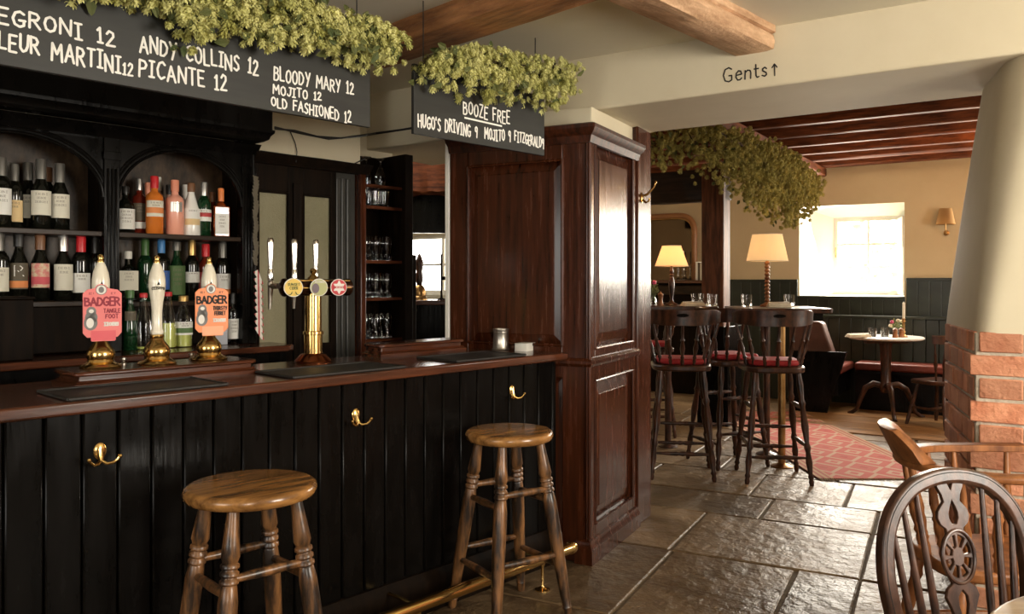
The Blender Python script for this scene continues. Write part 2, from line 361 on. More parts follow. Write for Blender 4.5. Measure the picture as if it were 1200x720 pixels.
wall_open('wall_window', -2.75, 4.1, 0, 3.0, WW, WW+.45, [(-.412, .75, 1.28, 2.355), (1.40, 2.30, 1.28, 2.40)], M['plasterb'])
wall_open('wall_back_right', .0, 6.8, 0, 3.0, 3.95, 4.25, [(2.55, 3.85, 1.2, 2.45)], M['plasterb'], swap=True)
structure(MB().bb(-2.75, -2.6, 3.0, WW+.4, 0, 3.0).build('wall_alcove_left', M['plasterb'], frame=WAL, smooth=0))
wall_open('wall_right', -6.2, .10, 0, 2.7, 4.30, 4.55, [(-2.5, -1.1, .95, 2.35)], M['farwall'], swap=True)
wall_open('wall_rear', -5.6, 4.5, 0, 2.7, -6.25, -6.0, [(3.1, 4.2, .95, 2.3), (-.6, .9, .95, 2.3)], M['farwall'])
structure(MB().bb(-5.75, -5.5, -6.2, 3.4, 0, 2.7).build('wall_left', M['farwall'], frame=WAL, smooth=0))
# wall behind the back bar and the plaster bulkhead above it
structure(MB().bb(-3.3, 2.72, 1.62, 1.72, 0, 2.66).build('wall_bar_back', M['plaster'], frame=BAR, smooth=0))
structure(MB().bb(-3.3, 2.225, 1.30, 1.66, 2.135, 2.68).build('wall_bulkhead', M['plaster'], frame=BAR, smooth=0, bevel=.008))
structure(MB().bb(-.005, .018, .842, .868, 1.0, 2.29).build('trim_1', M['white'], frame=CAB, smooth=0, bevel=.003))
# the room seen through the gap beside the cupboard
wall_open('wall_side_room', -5.6, -2.0, 0, 3.0, 3.2, 3.45, [(-4.25, -2.9, 1.30, 1.98)], M['plaster'])
structure(MB().bb(-5.6, -1.75, .79, 3.4, 2.70, 2.76).build('ceiling_side_room', M['ceilp'], frame=WAL, smooth=0))

def window(name, x0, x1, z0, z1, y, cols, rws, frame=WAL, bar=.026, m='reveal', deep=.05):
    mb = MB(); fw = .05
    mb.bb(x0, x0+fw, y, y+deep, z0, z1); mb.bb(x1-fw, x1, y, y+deep, z0, z1); mb.bb(x0+fw, x1-fw, y, y+deep, z0, z0+fw); mb.bb(x0+fw, x1-fw, y, y+deep, z1-fw, z1)
    for i in range(1, cols):
        x = x0+fw+(x1-x0-2*fw)*i/cols; mb.bb(x-bar/2, x+bar/2, y+.01, y+deep-.01, z0+fw, z1-fw)
    for i in range(1, rws):
        z = z0+fw+(z1-z0-2*fw)*i/rws; mb.bb(x0+fw, x1-fw, y+.012, y+deep-.012, z-bar/2, z+bar/2)
    o = structure(mb.build(name, M[m], frame=frame, smooth=0, bevel=.003))
    MB().bb(x0+fw, x1-fw, y+.022, y+.027, z0+fw, z1-fw).build('window_glass', M['pane'], parent=o, smooth=0)
    return o
# main window: splayed plaster reveal, painted frame, six panes
rv = MB(); a0, a1, c0, c1 = -.412, .75, 1.28, 2.355; b0, b1, d0, d1 = -.10, .70, 1.29, 2.235; y0, y1 = WW-.004, WW+.40
o = [(a0,y0,c0), (a1,y0,c0), (a1,y0,c1), (a0,y0,c1)]; i_ = [(b0,y1,d0), (b1,y1,d0), (b1,y1,d1), (b0,y1,d1)]
i2 = [(x, WW+.47, z) for x, y, z in i_]; o2 = [(a0-.02,WW+.47,c0-.02), (a1+.02,WW+.47,c0-.02), (a1+.02,WW+.47,c1+.02), (a0-.02,WW+.47,c1+.02)]
rv.add(o+i_+i2, [(0,1,5,4), (1,2,6,5), (2,3,7,6), (3,0,4,7), (4,5,9,8), (5,6,10,9), (6,7,11,10), (7,4,8,11)])
structure(rv.build('trim_2', M['reveal'], frame=WAL, smooth=0))
w1 = window('window_1', b0, b1, d0, d1, WW+.40, 2, 3)
MB().tube([(b0+.03, WW+.385, 1.75), (b0+.03, WW+.37, 1.79), (b0+.032, WW+.37, 1.87)], .007, 8).build('window_handle', M['brass'], parent=w1)
window('window_2', 1.40, 2.30, 1.28, 2.40, WW+.25, 2, 3)
window('window_3', -4.25, -2.9, 1.30, 1.98, 3.32, 2, 2)
# shutters folded against the reveal of the main window
for nm, xa, ya, xb, yb, lab in (('window_shutter', -.335, WW+.09, -.20, WW+.26, 'small white panelled shutter folded against the left window reveal'), ('window_shutter', .742, WW+.02, .645, WW+.36, 'white shutter leaf standing open on the right window reveal')):
    l = sqrt((xb-xa)**2+(yb-ya)**2); z0, z1 = (1.56, 2.0) if xa < 0 else (1.30, 2.20)
    s_ = MB(); s_.bb(0, l, 0, .018, z0, z1)
    ob = tag(s_.build(nm, M['reveal'], bevel=.003, smooth=0), lab, 'shutter'); X, Y = WAL.w(xa, ya); ob.location = (X, Y, 0); ob.rotation_euler.z = WAL.a+math.atan2(yb-ya, xb-xa)
    p_ = MB(); p_.bb(.03, l-.03, -.004, .0, z0+.05, (z0+z1)/2-.02); p_.bb(.03, l-.03, -.004, .0, (z0+z1)/2+.02, z1-.05); p_.build('raised_panel', M['reveal'], parent=ob, bevel=.002, smooth=0)

# dark green boarded wainscot under and beside the window
def wainscot(name, x0, x1, z0, z1, y, pitch=.12):
    mb = MB(); x = x0
    while x < x1-.01:
        e = min(x+pitch, x1); mb.bb(x+.003, e-.003, y-.022, y, z0, z1-.03); x = e
    mb.bb(x0, x1, y-.016, y, z0, z1-.03); mb.bb(x0, x1, y-.036, y, z1-.035, z1)
    return structure(mb.build(name, M['green'], frame=WAL, smooth=0, bevel=.004))
wainscot('trim_3', -1.60, -.43, 0, 1.475, WW); wainscot('trim_4', -.43, .76, 0, 1.275, WW); wainscot('trim_5', .77, 3.95, 0, 1.49, WW)
# ------------------------------------------------------------------ chimney column: brick base, plaster above
def rounded(poly, rad, n=7):
    out = []; m = len(poly)
    for i in range(m):
        p, a, b = Vector(poly[i]), Vector(poly[i-1]), Vector(poly[(i+1) % m]); r = rad[i]
        u, v = (a-p).normalized(), (b-p).normalized()
        if r < 1e-4: out += [tuple(p)]*(n+1); continue
        for k in range(n+1):
            t = k/n; q0 = p+u*r*(1-t); q1 = p+v*r*t
            out.append(tuple(p + u*r*(1-t)**2 + v*r*t**2))
    return out
M['brick'] = mat('red_brick', (.42,.15,.075), .85, col2=(.68,.33,.19), noise=7, ramp=(.3,.7), bump=.7, bnoise=60)
def add_island_var(m, lo=.7, hi=1.25):
    nt = m.node_tree; N = nt.nodes; L = nt.links; p = N['Principled BSDF']
    g = N.new('ShaderNodeNewGeometry'); hsv = N.new('ShaderNodeHueSaturation'); mr = N.new('ShaderNodeMapRange')
    mr.inputs['To Min'].default_value = lo; mr.inputs['To Max'].default_value = hi
    L.new(g.outputs['Random Per Island'], mr.inputs[0]); L.new(mr.outputs[0], hsv.inputs['Value'])
    src = p.inputs['Base Color'].links[0].from_socket; L.new(src, hsv.inputs['Color']); L.new(hsv.outputs[0], p.inputs['Base Color'])
add_island_var(M['brick']); add_island_var(M['planks'])
P0, P1 = (1.812, -.02), (1.640, .70)
M['limemortar'] = mat('lime_mortar', (.38,.32,.24), .9, col2=(.52,.45,.35), noise=25, bump=.5, bnoise=60)
bk = MB(); bk.mi = 0
bk.prism([(P0[0]+.006, P0[1]+.006), (3.45, -.014), (3.45, .76), (P1[0]+.02, .74), (P1[0]+.018, P1[1])], 0, 1.236)
bk.mi = 1; rb = random.Random(11); CH = .0965
ldir = Vector((P1[0]-P0[0], P1[1]-P0[1])); LL = ldir.length; ldir.normalize(); lnr = Vector((-ldir.y, ldir.x))   # outward of the left face
for i in range(13):
    z1 = 1.240-i*CH; z0 = z1-CH+.013; x = P0[0] + (-.014 if i % 2 else .020); first = True
    while x < 3.4:
        L_ = (.215 if i % 2 else .155) if first else rb.choice([.105, .215, .215]); e = x+L_; first = False
        j = rb.uniform(-.004, .004); zz = rb.uniform(-.002, .002)
        bk.bb(x, min(e, 3.44), P0[1]+j-.004, P0[1]+.05, z0+zz, z1+zz); x = e+.012
    t = .012 if i % 2 else .03; 
    while t < LL-.02:
        L_ = rb.choice([.105, .215]); e = min(t+L_, LL); j = rb.uniform(-.003, .003)
        q = [Vector(P0)+ldir*t+lnr*(.0+j), Vector(P0)+ldir*e+lnr*(.0+j), Vector(P0)+ldir*e-lnr*.05, Vector(P0)+ldir*t-lnr*.05]
        bk.prism([tuple(v) for v in q], z0, z1); t = e+.012
structure(bk.build('column_brick_base', [M['limemortar'], M['brick']], frame=WAL, smooth=30, bevel=.005, seg=2))
cp = MB(); rings = []; NZ = 12
for k in range(NZ+1):
    t = k/NZ; z = 1.232+t*(2.70-1.232); sh = .015+.17*t**1.15; r = .07+.17*t
    poly = rounded([(P0[0]+sh, P0[1]-.004), (3.46, P0[1]-.004), (3.46, .765), (P1[0]+sh-.02*(1-t), .765)], [r, 0, 0, r*.9])
    rings.append([(x, y, z) for x, y in poly])
n = len(rings[0]); cp.add([p for r in rings for p in r], [(k*n+i, k*n+(i+1) % n, (k+1)*n+(i+1) % n, (k+1)*n+i) for k in range(NZ) for i in range(n)] + [tuple(range(n))[::-1], tuple(range(NZ*n, NZ*n+n))])
structure(cp.build('column', M['plaster'], frame=WAL, smooth=50))

# ------------------------------------------------------------------ beams
def rough_beam(name, A, B, width, z0, z1, m, side=1, groove=True, segs=26, seed=1, amp=.010):
    """timber from A to B (plan of the edge nearer the camera); its width runs to the far side; worn arrises and a bead line"""
    A, B = Vector(A), Vector(B); d = (B-A).normalized(); nrm = Vector((-d.y, d.x))*side; rnd = random.Random(seed); mb = MB()
    h = z1-z0
    prof = [(0, h), (0, h*.62), (.012, h*.55), (.004, h*.5), (.0, h*.30), (.016, .012), (.04, 0), (width-.03, 0), (width, .02), (width, h)] if groove else [(0, h), (0, .02), (.02, 0), (width-.02, 0), (width, .02), (width, h)]
    L = (B-A).length; n = len(prof); vs = []
    ph = [rnd.uniform(0, 6.28) for _ in range(n*3)]
    for i in range(segs+1):
        t = i/segs; p = A+d*L*t
        for k, (w, u) in enumerate(prof):
            o = amp*(.5*sin(7*t+ph[k])+.3*sin(17*t+ph[n+k])+.35*rnd.uniform(-1, 1)) if u < h else 0
            q = p+nrm*(w+o); vs.append((q.x, q.y, z0+u+o*.7))
    fs = [(i*n+k, i*n+(k+1) % n, (i+1)*n+(k+1) % n, (i+1)*n+k) for i in range(segs) for k in range(n)] + [tuple(range(n)), tuple(range(segs*n, segs*n+n))[::-1]]
    mb.add(vs, fs); ln = mb.build(name, m, smooth=45)
    # grain runs along the beam: shift the mesh into a frame whose x is the beam axis
    a = math.atan2(d.y, d.x); mt = Matrix.Translation((A.x, A.y, z0)) @ Matrix.Rotation(a, 4, 'Z'); ln.data.transform(mt.inverted()); ln.matrix_world = mt
    return structure(ln)
rough_beam('beam', (-.80, 4.055), (.95, 2.28), .24, 2.553, 2.68, M['beam'], side=1, seed=4, amp=.012)
bx0 = Vector(WAL.w(.995, -.012)); bd = Vector((.672, .740)).normalized(); rough_beam('beam', tuple(bx0-bd*3.2), tuple(bx0), .22, 2.545, 2.68, M['beam2'], side=1, seed=9, amp=.011)
# back room: long bearer, joists across it, post, lintel beam
A = WAL.w(-.10, 2.40); B_ = WAL.w(-.10, 6.33); rough_beam('beam', A, B_, .24, 2.70, 2.80, M['joist'], side=1, groove=False, seed=2)
for k in range(10):
    y = .98+k*.575; A = WAL.w(-2.6, y); B_ = WAL.w(3.95, y)
    rough_beam('ceiling_joist', A, B_, .115, 2.80, 2.985, M['joist'], side=1, groove=False, seed=20+k, amp=.004)
A = WAL.w(-2.6, 4.16); B_ = WAL.w(-.62, 4.16); rough_beam('beam', A, B_, .2, 2.28, 2.60, M['backdark_x'], side=1, groove=False, seed=5)
po = MB(); po.bb(-.85, -.62, 4.10, 4.32, 0, 2.62); structure(po.build('post', M['postwood'], frame=WAL, bevel=.012))
lp = MB(); lp.bb(-.88, -.60, 4.06, 4.098, 0, 1.0); lp.bb(-.595, -.56, 4.06, 4.5, 0, 1.0); structure(lp.build('post_boarding', M['black'], frame=WAL, bevel=.006))
# door post at the far end of the panelled cupboard
structure(MB().bb(.735, .985, -.012, .20, 0, 2.372).build('post_by_cupboard', M['mahogany'], frame=CAB, bevel=.008))
# timbers in the side room seen through the gap
X0 = WLD.on(470, 250, y=6.6)[0]; X1 = WLD.on(540, 250, y=6.6)[0]
rough_beam('beam', (X0-.3, 6.6), (X1+.1, 6.5), .25, 2.16, 2.42, M['joist'], side=1, groove=False, seed=31, amp=.02)
structure(MB().bb(X0-.3, X1+.05, 6.9, 6.95, 1.86, 2.2).build('trim_6', M['black'], smooth=0))

# painted wording on the header
lt = MB(); p0 = WAL.on(848, 95, y=0); p1 = WAL.on(899, 89, y=0); p2 = WAL.on(905, 88, y=0); p3 = WAL.on(911, 87.5, y=0)
letter(lt, ['g_','e','n','t','s'], p0[0], p1[0], p0[2]-.008, p1[2], .073, .073, .0068, lambda u, v, d: (u, -.001-d, v), jit=.0, sp=.22)
letter(lt, ['^'], p2[0], p3[0], p2[2]-.004, p3[2]-.004, .062, .062, .0055, lambda u, v, d: (u, -.001-d, v), jit=0)
tag(lt.build('painted_sign', M['ink'], frame=WAL, smooth=0), 'black painted word Gents with a small arrow on the cream beam', 'sign')

# ------------------------------------------------------------------ helpers for things built in a frame's own coordinates
OFF = {}
def fthing(name, label, cat, frame, x, y, z=0, group=None):
    t = thing(name, label, cat, frame, x, y, z, 0, group); OFF[t.name] = (x, y, z); return t
def P(mb, name, mats, t, **k):
    o = t
    while o.parent: o = o.parent
    ox, oy, oz = OFF[o.name]; mb.v = [(a-ox, b-oy, c-oz) for a, b, c in mb.v]
    return mb.build(name, mats, parent=t, **k)
def face_panel(mb, a0, a1, z0, z1, put, d0=.012, edge=.05, rise=.012):
    """fielded panel: put(a, z, depth) maps to 3D, depth grows into the cupboard"""
    A = [(a0,z0),(a1,z0),(a1,z1),(a0,z1)]; i1 = [(a0+.008,z0+.008),(a1-.008,z0+.008),(a1-.008,z1-.008),(a0+.008,z1-.008)]
    i2 = [(a0+edge,z0+edge),(a1-edge,z0+edge),(a1-edge,z1-edge),(a0+edge,z1-edge)]
    vs = [put(a, z, d0+rise) for a, z in A] + [put(a, z, d0+rise) for a, z in i1] + [put(a, z, d0+.003) for a, z in i2] + [put(a, z, d0) for a, z in [(a+(.004 if a < (a0+a1)/2 else -.004), z+(.004 if z < (z0+z1)/2 else -.004)) for a, z in i2]]
    fs = []
    for k in range(0, 12, 4):
        for j in range(4): fs.append((k+j, k+(j+1) % 4, k+4+(j+1) % 4, k+4+j))
    mb.add(vs, fs + [(12,13,14,15)])

# ------------------------------------------------------------------ panelled cupboard at the end of the bar
cb = fthing('panelled_cupboard', 'tall red-brown panelled wooden cupboard at the end of the black bar', 'cupboard', CAB, 0, 0)
P(MB().bb(.03, .735, .03, .838, 0, 2.20), 'carcass', M['mahogany'], cb)
lf = MB()
for y0, y1, z0, z1 in ((.004,.15,.0,2.20), (.72,.838,0,2.20), (.15,.72,2.085,2.20), (.15,.72,.95,1.115), (.15,.72,0,.14)): lf.bb(0, .03, y0, y1, z0, z1)
P(lf, 'face_frame', M['mahogany'], cb, bevel=.004)
pn = MB(); face_panel(pn, .15, .72, 1.115, 2.085, lambda a, z, d: (d, a, z)); P(pn, 'panel', M['mahogany'], cb, smooth=0)
pn = MB(); face_panel(pn, .15, .72, .14, .95, lambda a, z, d: (d, a, z)); P(pn, 'panel', M['mahogany'], cb, smooth=0)
md = MB()
for (ya, za), (yb, zb) in (((.15,1.115),(.72,1.115)), ((.72,1.115),(.72,2.085)), ((.72,2.085),(.15,2.085)), ((.15,2.085),(.15,1.115))): md.tube([(-.001, ya, za), (-.001, yb, zb)], .0085, 8)
P(md, 'panel_moulding', M['mahogany'], cb)
rfm = MB()
for x0, x1, z0, z1 in ((.03,.085,0,2.20), (.675,.735,0,2.20), (.085,.675,2.175,2.20), (.085,.675,.93,1.10), (.085,.675,0,.185)): rfm.bb(x0, x1, .0, .03, z0, z1)
P(rfm, 'face_frame', M['mahogany'], cb, bevel=.004)
for za, zb, nm in ((1.10, 2.175, 'upper'), (.185, .93, 'lower')):
    d = MB(); face_panel(d, .085, .675, za, zb, lambda a, z, e: (a, e, z), d0=.008, edge=.075, rise=.016); dr = P(d, 'door', M['mahogany'], cb, smooth=0)
    m2 = MB()
    for (xa, z0), (xb, z1) in (((.085,za),(.675,za)), ((.675,za),(.675,zb)), ((.675,zb),(.085,zb)), ((.085,zb),(.085,za))): m2.tube([(xa, -.001, z0), (xb, -.001, z1)], .0075, 8)
    P(m2, 'door_moulding', M['mahogany'], dr)
path = [(0, .84, 2.20, -1, 0), (0, 0, 2.20, -1, -1), (.75, 0, 2.20, 0, -1)]
P(MB().sweep(path, [(-.01,-.035), (.010,-.035), (.016,-.015), (.022,0), (.045,.018), (.055,.034), (.055,.052), (.03,.062), (-.02,.062)]), 'cornice', M['mahogany_m'], cb, smooth=30)
P(MB().sweep(path, [(-.01,-1.19), (.012,-1.19), (.022,-1.175), (.022,-1.16), (.008,-1.145), (-.01,-1.145)]), 'middle_moulding', M['mahogany'], cb, smooth=30)
P(MB().sweep([(0, .07, 0, -1, 0), (0, 0, 0, -1, -1), (.735, 0, 0, 0, -1)], [(-.01,0), (.028,0), (.028,.075), (.016,.095), (.012,.115), (-.01,.125)]), 'plinth', M['mahogany'], cb, smooth=30)
rd = MB()
for a, b in ((-.002,.010), (-.004,-.004), (.010,-.002)): rd.tube([(a, b, .13), (a, b, 2.16)], .009, 10)
P(rd, 'corner_reeding', M['mahogany'], cb)

# ------------------------------------------------------------------ bar counter
ZB = 1.083
send = lambda t: 2.588-.2755*t-.004
bc = fthing('bar_counter', 'long black boarded bar counter with red-brown wooden top', 'bar counter', BAR, .8, .06)
tp = MB(); tp.prism([(-1.1, 0), (send(0), 0), (send(.64), .64), (-1.1, .64)], ZB-.042, ZB); P(tp, 'counter_top', M['bartop'], bc, bevel=.009, seg=3)
pb = MB(); x = -1.06
while x < 2.56:
    e = min(x+.1085, send(.075)-.004); pb.bb(x+.002, e-.002, .060, .085, .02, ZB-.043); x += .1085
P(pb, 'front_boarding', M['black'], bc, bevel=.006, seg=1)
P(MB().bb(-1.1, send(.12), .085, .62, .02, ZB-.045), 'body', M['black'], bc)
P(MB().sweep([(-1.1, .06, 0, 0, -1), (send(.05)-.03, .06, 0, 0, -1)], [(-.02,0), (.032,0), (.032,.135), (.02,.16), (.012,.175), (-.02,.175)]), 'plinth', M['backdark'], bc, smooth=30)
for px, py in ((117,537), (417,493), (600,463)):
    s, _, z = BAR.on(px, py, y=.058); hk = MB()
    hk.lathe([(0,-.001), (.019,0), (.020,.004), (.014,.009), (0,.010)], (s, .060, z+.022), (0,-1,0), 16, sy=1.35)
    hk.tube([(s, .056, z+.03), (s, .05, z+.005), (s, .044, z-.008)], [.009,.008,.007], 8)
    for sg in (-1, 1):
        hk.tube([(s, .046, z-.006), (s+sg*.014, .036, z-.016), (s+sg*.030, .026, z-.014), (s+sg*.041, .020, z-.004), (s+sg*.046, .018, z+.004)], [.006,.0055,.005,.0048,.005], 8)
        hk.lathe([(0,-.007), (.005,-.005), (.007,0), (.005,.005), (0,.007)], (s+sg*.047, .017, z+.006), (0,0,1), 10)
    P(hk, 'coat_hook', M['brass'], bc)
# brass foot rail on posts
fr = fthing('foot_rail', 'brass foot rail on short posts along the foot of the black bar', 'foot rail', BAR, 1.2, -.16)
rl = MB().tube([(-1.05, -.16, .146), (2.40, -.16, .146)], .026, 14); P(rl, 'rail', M['brass'], fr)
P(MB().lathe([(0,-.004),(.025,-.004),(.030,0),(.030,.024),(.026,.03),(0,.033)], (2.395, -.16, .146), (1,0,0), 16), 'end_cap', M['brass'], fr)
for s in (-.35, .55, 1.43, 2.19):
    pp = MB().lathe([(.036,0), (.036,.004), (.026,.008), (.012,.014), (.0075,.022), (.0075,.105), (.012,.118), (.012,.126)], (s, -.16, 0), n=16); P(pp, 'post', M['brass'], fr)
    P(MB().tube([(s, -.16, .146), (s, -.02, .146), (s, .028, .146)], .008, 8), 'wall_arm', M['brass'], fr)

# rubber mats on the bar
def bar_mat(px, label):
    pts = [BAR.on(*q, z=ZB)[:2] for q in px]; xs = [p[0] for p in pts]; ys = [p[1] for p in pts]
    x0 = (pts[0][0]+pts[1][0])/2; x1 = (pts[2][0]+pts[3][0])/2; y0, y1 = max(.02, (ys[1]+ys[2])/2), min((ys[0]+ys[3])/2, .298)
    t = fthing('bar_mat', label, 'bar mat', BAR, (x0+x1)/2, (y0+y1)/2, ZB, 'rubber mats on the bar')
    P(MB().prism(rounded([(x0,y0),(x1,y0),(x1,y1),(x0,y1)], [.012]*4, 4), ZB, ZB+.006), 'sheet', M['rubber'], t, bevel=.001, seg=1)
    r = MB()
    for a, b in (((x0,y0),(x1,y0)), ((x1,y0),(x1,y1)), ((x1,y1),(x0,y1)), ((x0,y1),(x0,y0))): r.tube([(*a, ZB+.006), (*b, ZB+.006)], .005, 6)
    P(r, 'raised_rim', M['rubber'], t)
bar_mat([(33,458),(82,471),(273,453),(218,444)], 'black rubber bar mat in front of the three beer pumps')
bar_mat([(300,437),(348,446),(482,434),(440,426)], 'black rubber bar mat in front of the brass lager tower')
bar_mat([(495,421),(540,426),(603,418),(560,411)], 'black rubber bar mat beside the metal tumbler')

# pump plinth and the low wooden plinth further along
def plinth(name, label, s0, s1, t0, t1, h, m='mahogany_x'):
    t = fthing(name, label, 'plinth', BAR, (s0+s1)/2, (t0+t1)/2, ZB)
    P(MB().bb(s0+.02, s1-.02, t0+.02, t1-.02, ZB, ZB+h*.75), 'body', M[m], t, bevel=.003)
    c = [(s0+.02,t0+.02,ZB,-1,-1), (s1-.02,t0+.02,ZB,1,-1), (s1-.02,t1-.02,ZB,1,1), (s0+.02,t1-.02,ZB,-1,1)]
    P(MB().sweep(c, [(-.01,0), (.02,0), (.02,h*.22), (.012,h*.3), (.006,h*.45), (-.01,h*.45)], closed=True), 'base_moulding', M[m], t, smooth=30)
    P(MB().prism(rounded([(s0,t0),(s1,t0),(s1,t1),(s0,t1)], [.03]*4, 4), ZB+h*.72, ZB+h), 'top', M[m], t, bevel=.006)
    return t
pz = ZB+.055
pump = [BAR.on(px, py, z=pz) for px, py in ((118,431), (184,427), (245,422))]
tc_ = sum(p[1] for p in pump)/3
plinth('pump_plinth', 'long moulded wooden plinth carrying the three beer pumps on the bar', pump[0][0]-.13, pump[2][0]+.15, tc_-.115, tc_+.115, .055)
plinth('pump_plinth', 'empty moulded wooden plinth on the bar left of the tall cupboard', 1.73, 2.30, .47, .62, .062)

# beer pumps
M['pink'] = mat('pink_card', (.78,.20,.19), .45, bump=0); M['orange'] = mat('orange_card', (.85,.27,.10), .45); M['peach'] = mat('peach_card', (.86,.40,.22), .5)
M['pinkdeep'] = mat('deep_pink_card', (.70,.11,.13), .5); M['greyfig'] = mat('grey_print', (.20,.19,.18), .6); M['pale'] = mat('pale_print', (.75,.72,.66), .6)
M['darkred'] = mat('dark_red_print', (.30,.03,.05), .6)
def beer_pump(i, p, label, clip=None):
    t = thing('beer_pump', label, 'beer pump', BAR, p[0], p[1], pz, -.22, 'hand pumps on the bar')
    MB().lathe([(0,0),(.068,0),(.070,.006),(.064,.012),(.056,.016),(.046,.022),(.043,.030),(.047,.040),(.048,.052),(.043,.066),(.034,.078),(.026,.088),(.022,.098),(.025,.103),(.025,.109),(.020,.113),(0,.113)], n=32).build('brass_base', M['brass'], t)
    hp = [(.021,0),(.024,.004),(.024,.012),(.0195,.020),(.0185,.05),(.019,.09),(.0225,.125),(.0275,.155),(.0305,.185),(.0300,.205),(.026,.230),(.019,.252),(.012,.268),(0,.268)]
    h = MB().lathe(hp, (0,0,.113), n=28).build('handle', M['ceramic'], t)
    MB().lathe([(.012,0),(.0125,.006),(.009,.012),(.0095,.018),(.0105,.024),(.006,.030),(0,.031)], (0,0,.380), n=18).build('finial', M['brass'], h)
    em = MB()
    def put(u, v, d): a = -pi/2+u/.0305; r = .0309+d; return (r*cos(a), r*sin(a), .113+v)
    for k, u in enumerate((-.021, -.013, -.005, .004, .012, .020)):
        letter(em, 'CEBPPO'[k], u-.003, u+.003, .170-abs(u)*.12, .170-abs(u)*.12, .010, .010, .0018, put, jit=0)
    tri = [(-.006,.186), (0,.199), (.006,.186)]
    em.add([put(u, v, .0004) for u, v in tri], [(0,1,2)]); em.build('emblem', M['ink'], h)
    if clip:
        base, deep, name1, name2, col = clip
        W2, H2 = .063, .175; z0 = .108; y = -.040
        c = .014; poly = [(-W2+.028, z0-.010), (W2-.022, z0-.010), (W2-.022, z0+.004), (W2-c, z0+.004), (W2, z0+.02), (W2, z0+H2-c), (W2-c, z0+H2)]
        poly += [(.022*cos(a)-.004, z0+H2-.002+.022*sin(a)) for a in [pi*k/10 for k in range(1, 10)]]
        poly += [(-W2+c, z0+H2), (-W2, z0+H2-c), (-W2, z0+.02), (-W2+c, z0+.004), (-W2+.028, z0+.004)]
        cl = MB().xz(poly, y-.004, y).build('pump_clip', M[base], t, smooth=0, bevel=.0012, seg=1)
        q = lambda u, v, d: (u, y-.0042-d, v)
        l = MB(); letter(l, 'BADGER', -W2+.007, W2-.007, z0+.118, z0+.118, .028, .028, .0062, q, jit=0, sp=.13)
        for k, nm in enumerate((name1, name2)): letter(l, nm, .004 if k == 0 else .010, W2-.006 if k == 0 else W2-.012, z0+.092-k*.020, z0+.092-k*.020, .014, .014, .0032, q, jit=0)
        letter(l, 'E!', -W2+.02, -W2+.035, z0+.158, z0+.158, .006, .006, .0012, q, jit=0); letter(l, 'ET', W2-.035, W2-.02, z0+.158, z0+.158, .006, .006, .0012, q, jit=0)
        l.build('clip_lettering', M[col], cl, smooth=0)
        b = MB(); b.xz([(x, z) for x, z in [(-W2+.026, z0-.007), (W2-.020, z0-.007), (W2-.020, z0+.028), (-W2+.026, z0+.028)]], y-.0058, y-.004)
        b.build('clip_banner', M[deep], cl, smooth=0)
        wv = MB(); letter(wv, 'IIOEE!' , .006, W2-.012, z0+.046, z0+.046, .010, .010, .0045, q, jit=0); wv.build('clip_small_print', M['pale'], cl, smooth=0)
        fg = MB()
        for (u, v, ru, rv) in ((-.036, z0+.096, .016, .018), (-.036, z0+.076, .020, .022), (-.038, z0+.056, .022, .026)): fg.add([q(u+ru*cos(2*pi*k/20), v+rv*sin(2*pi*k/20), .0008) for k in range(20)], [tuple(range(20))])
        fg.build('clip_picture', M['greyfig'], cl, smooth=0); be = MB(); be.add([q(-.040+.012*cos(2*pi*k/20), z0+.056+.018*sin(2*pi*k/20), .0011) for k in range(20)], [tuple(range(20))]); be.add([q(-.036+.008*cos(2*pi*k/16), z0+.098+.007*sin(2*pi*k/16), .0011) for k in range(16)], [tuple(range(16))]); be.build('clip_picture_pale_parts', M['pale'], cl, smooth=0)  # grey printed animal with pale belly and face
        rg = MB(); rg.add([q(.0165*cos(2*pi*k/20)-.004, z0+H2-.001+.0165*sin(2*pi*k/20), .0004) for k in range(20)], [tuple(range(20))]); rg.build('clip_roundel', M['pale'], cl, smooth=0); rg = MB(); rg.add([q(.009*cos(2*pi*k/20)-.004, z0+H2-.001+.011*sin(2*pi*k/20), .0008) for k in range(20)], [tuple(range(20))])
        rg.tube([q(.017*cos(2*pi*k/20)-.004, z0+H2-.001+.017*sin(2*pi*k/20), .0) for k in range(20)], .0012, 6, closed=True)
        rg.build('clip_roundel_print', M['greyfig'], cl, smooth=0)
beer_pump(0, pump[0], 'cream-handled brass beer pump with a pink clip', ('pink', 'pinkdeep', 'TANGLE', 'FOOT', 'darkred'))
beer_pump(1, pump[1], 'brass beer pump with plain cream handle and no clip', None)
beer_pump(2, pump[2], 'cream-handled brass beer pump with an orange clip', ('orange', 'peach', 'THIRSTY', 'FERRET', 'ink'))
for px, py in ((150,428), (215,420)):
    q = BAR.on(px, py, z=pz); k = MB().lathe([(0,0),(.011,0),(.011,.004),(.005,.008),(.006,.014),(.0115,.018),(.0115,.024),(0,.027)], n=16).build('plinth_knob', M['pewter']); X, Y = BAR.w(q[0], tc_+.075); k.location = (X, Y, pz)
    tag(k, 'small metal knob between the %s pump' % ('pink-clip pump and the plain' if px == 150 else 'plain pump and the orange-clip'), 'knob')

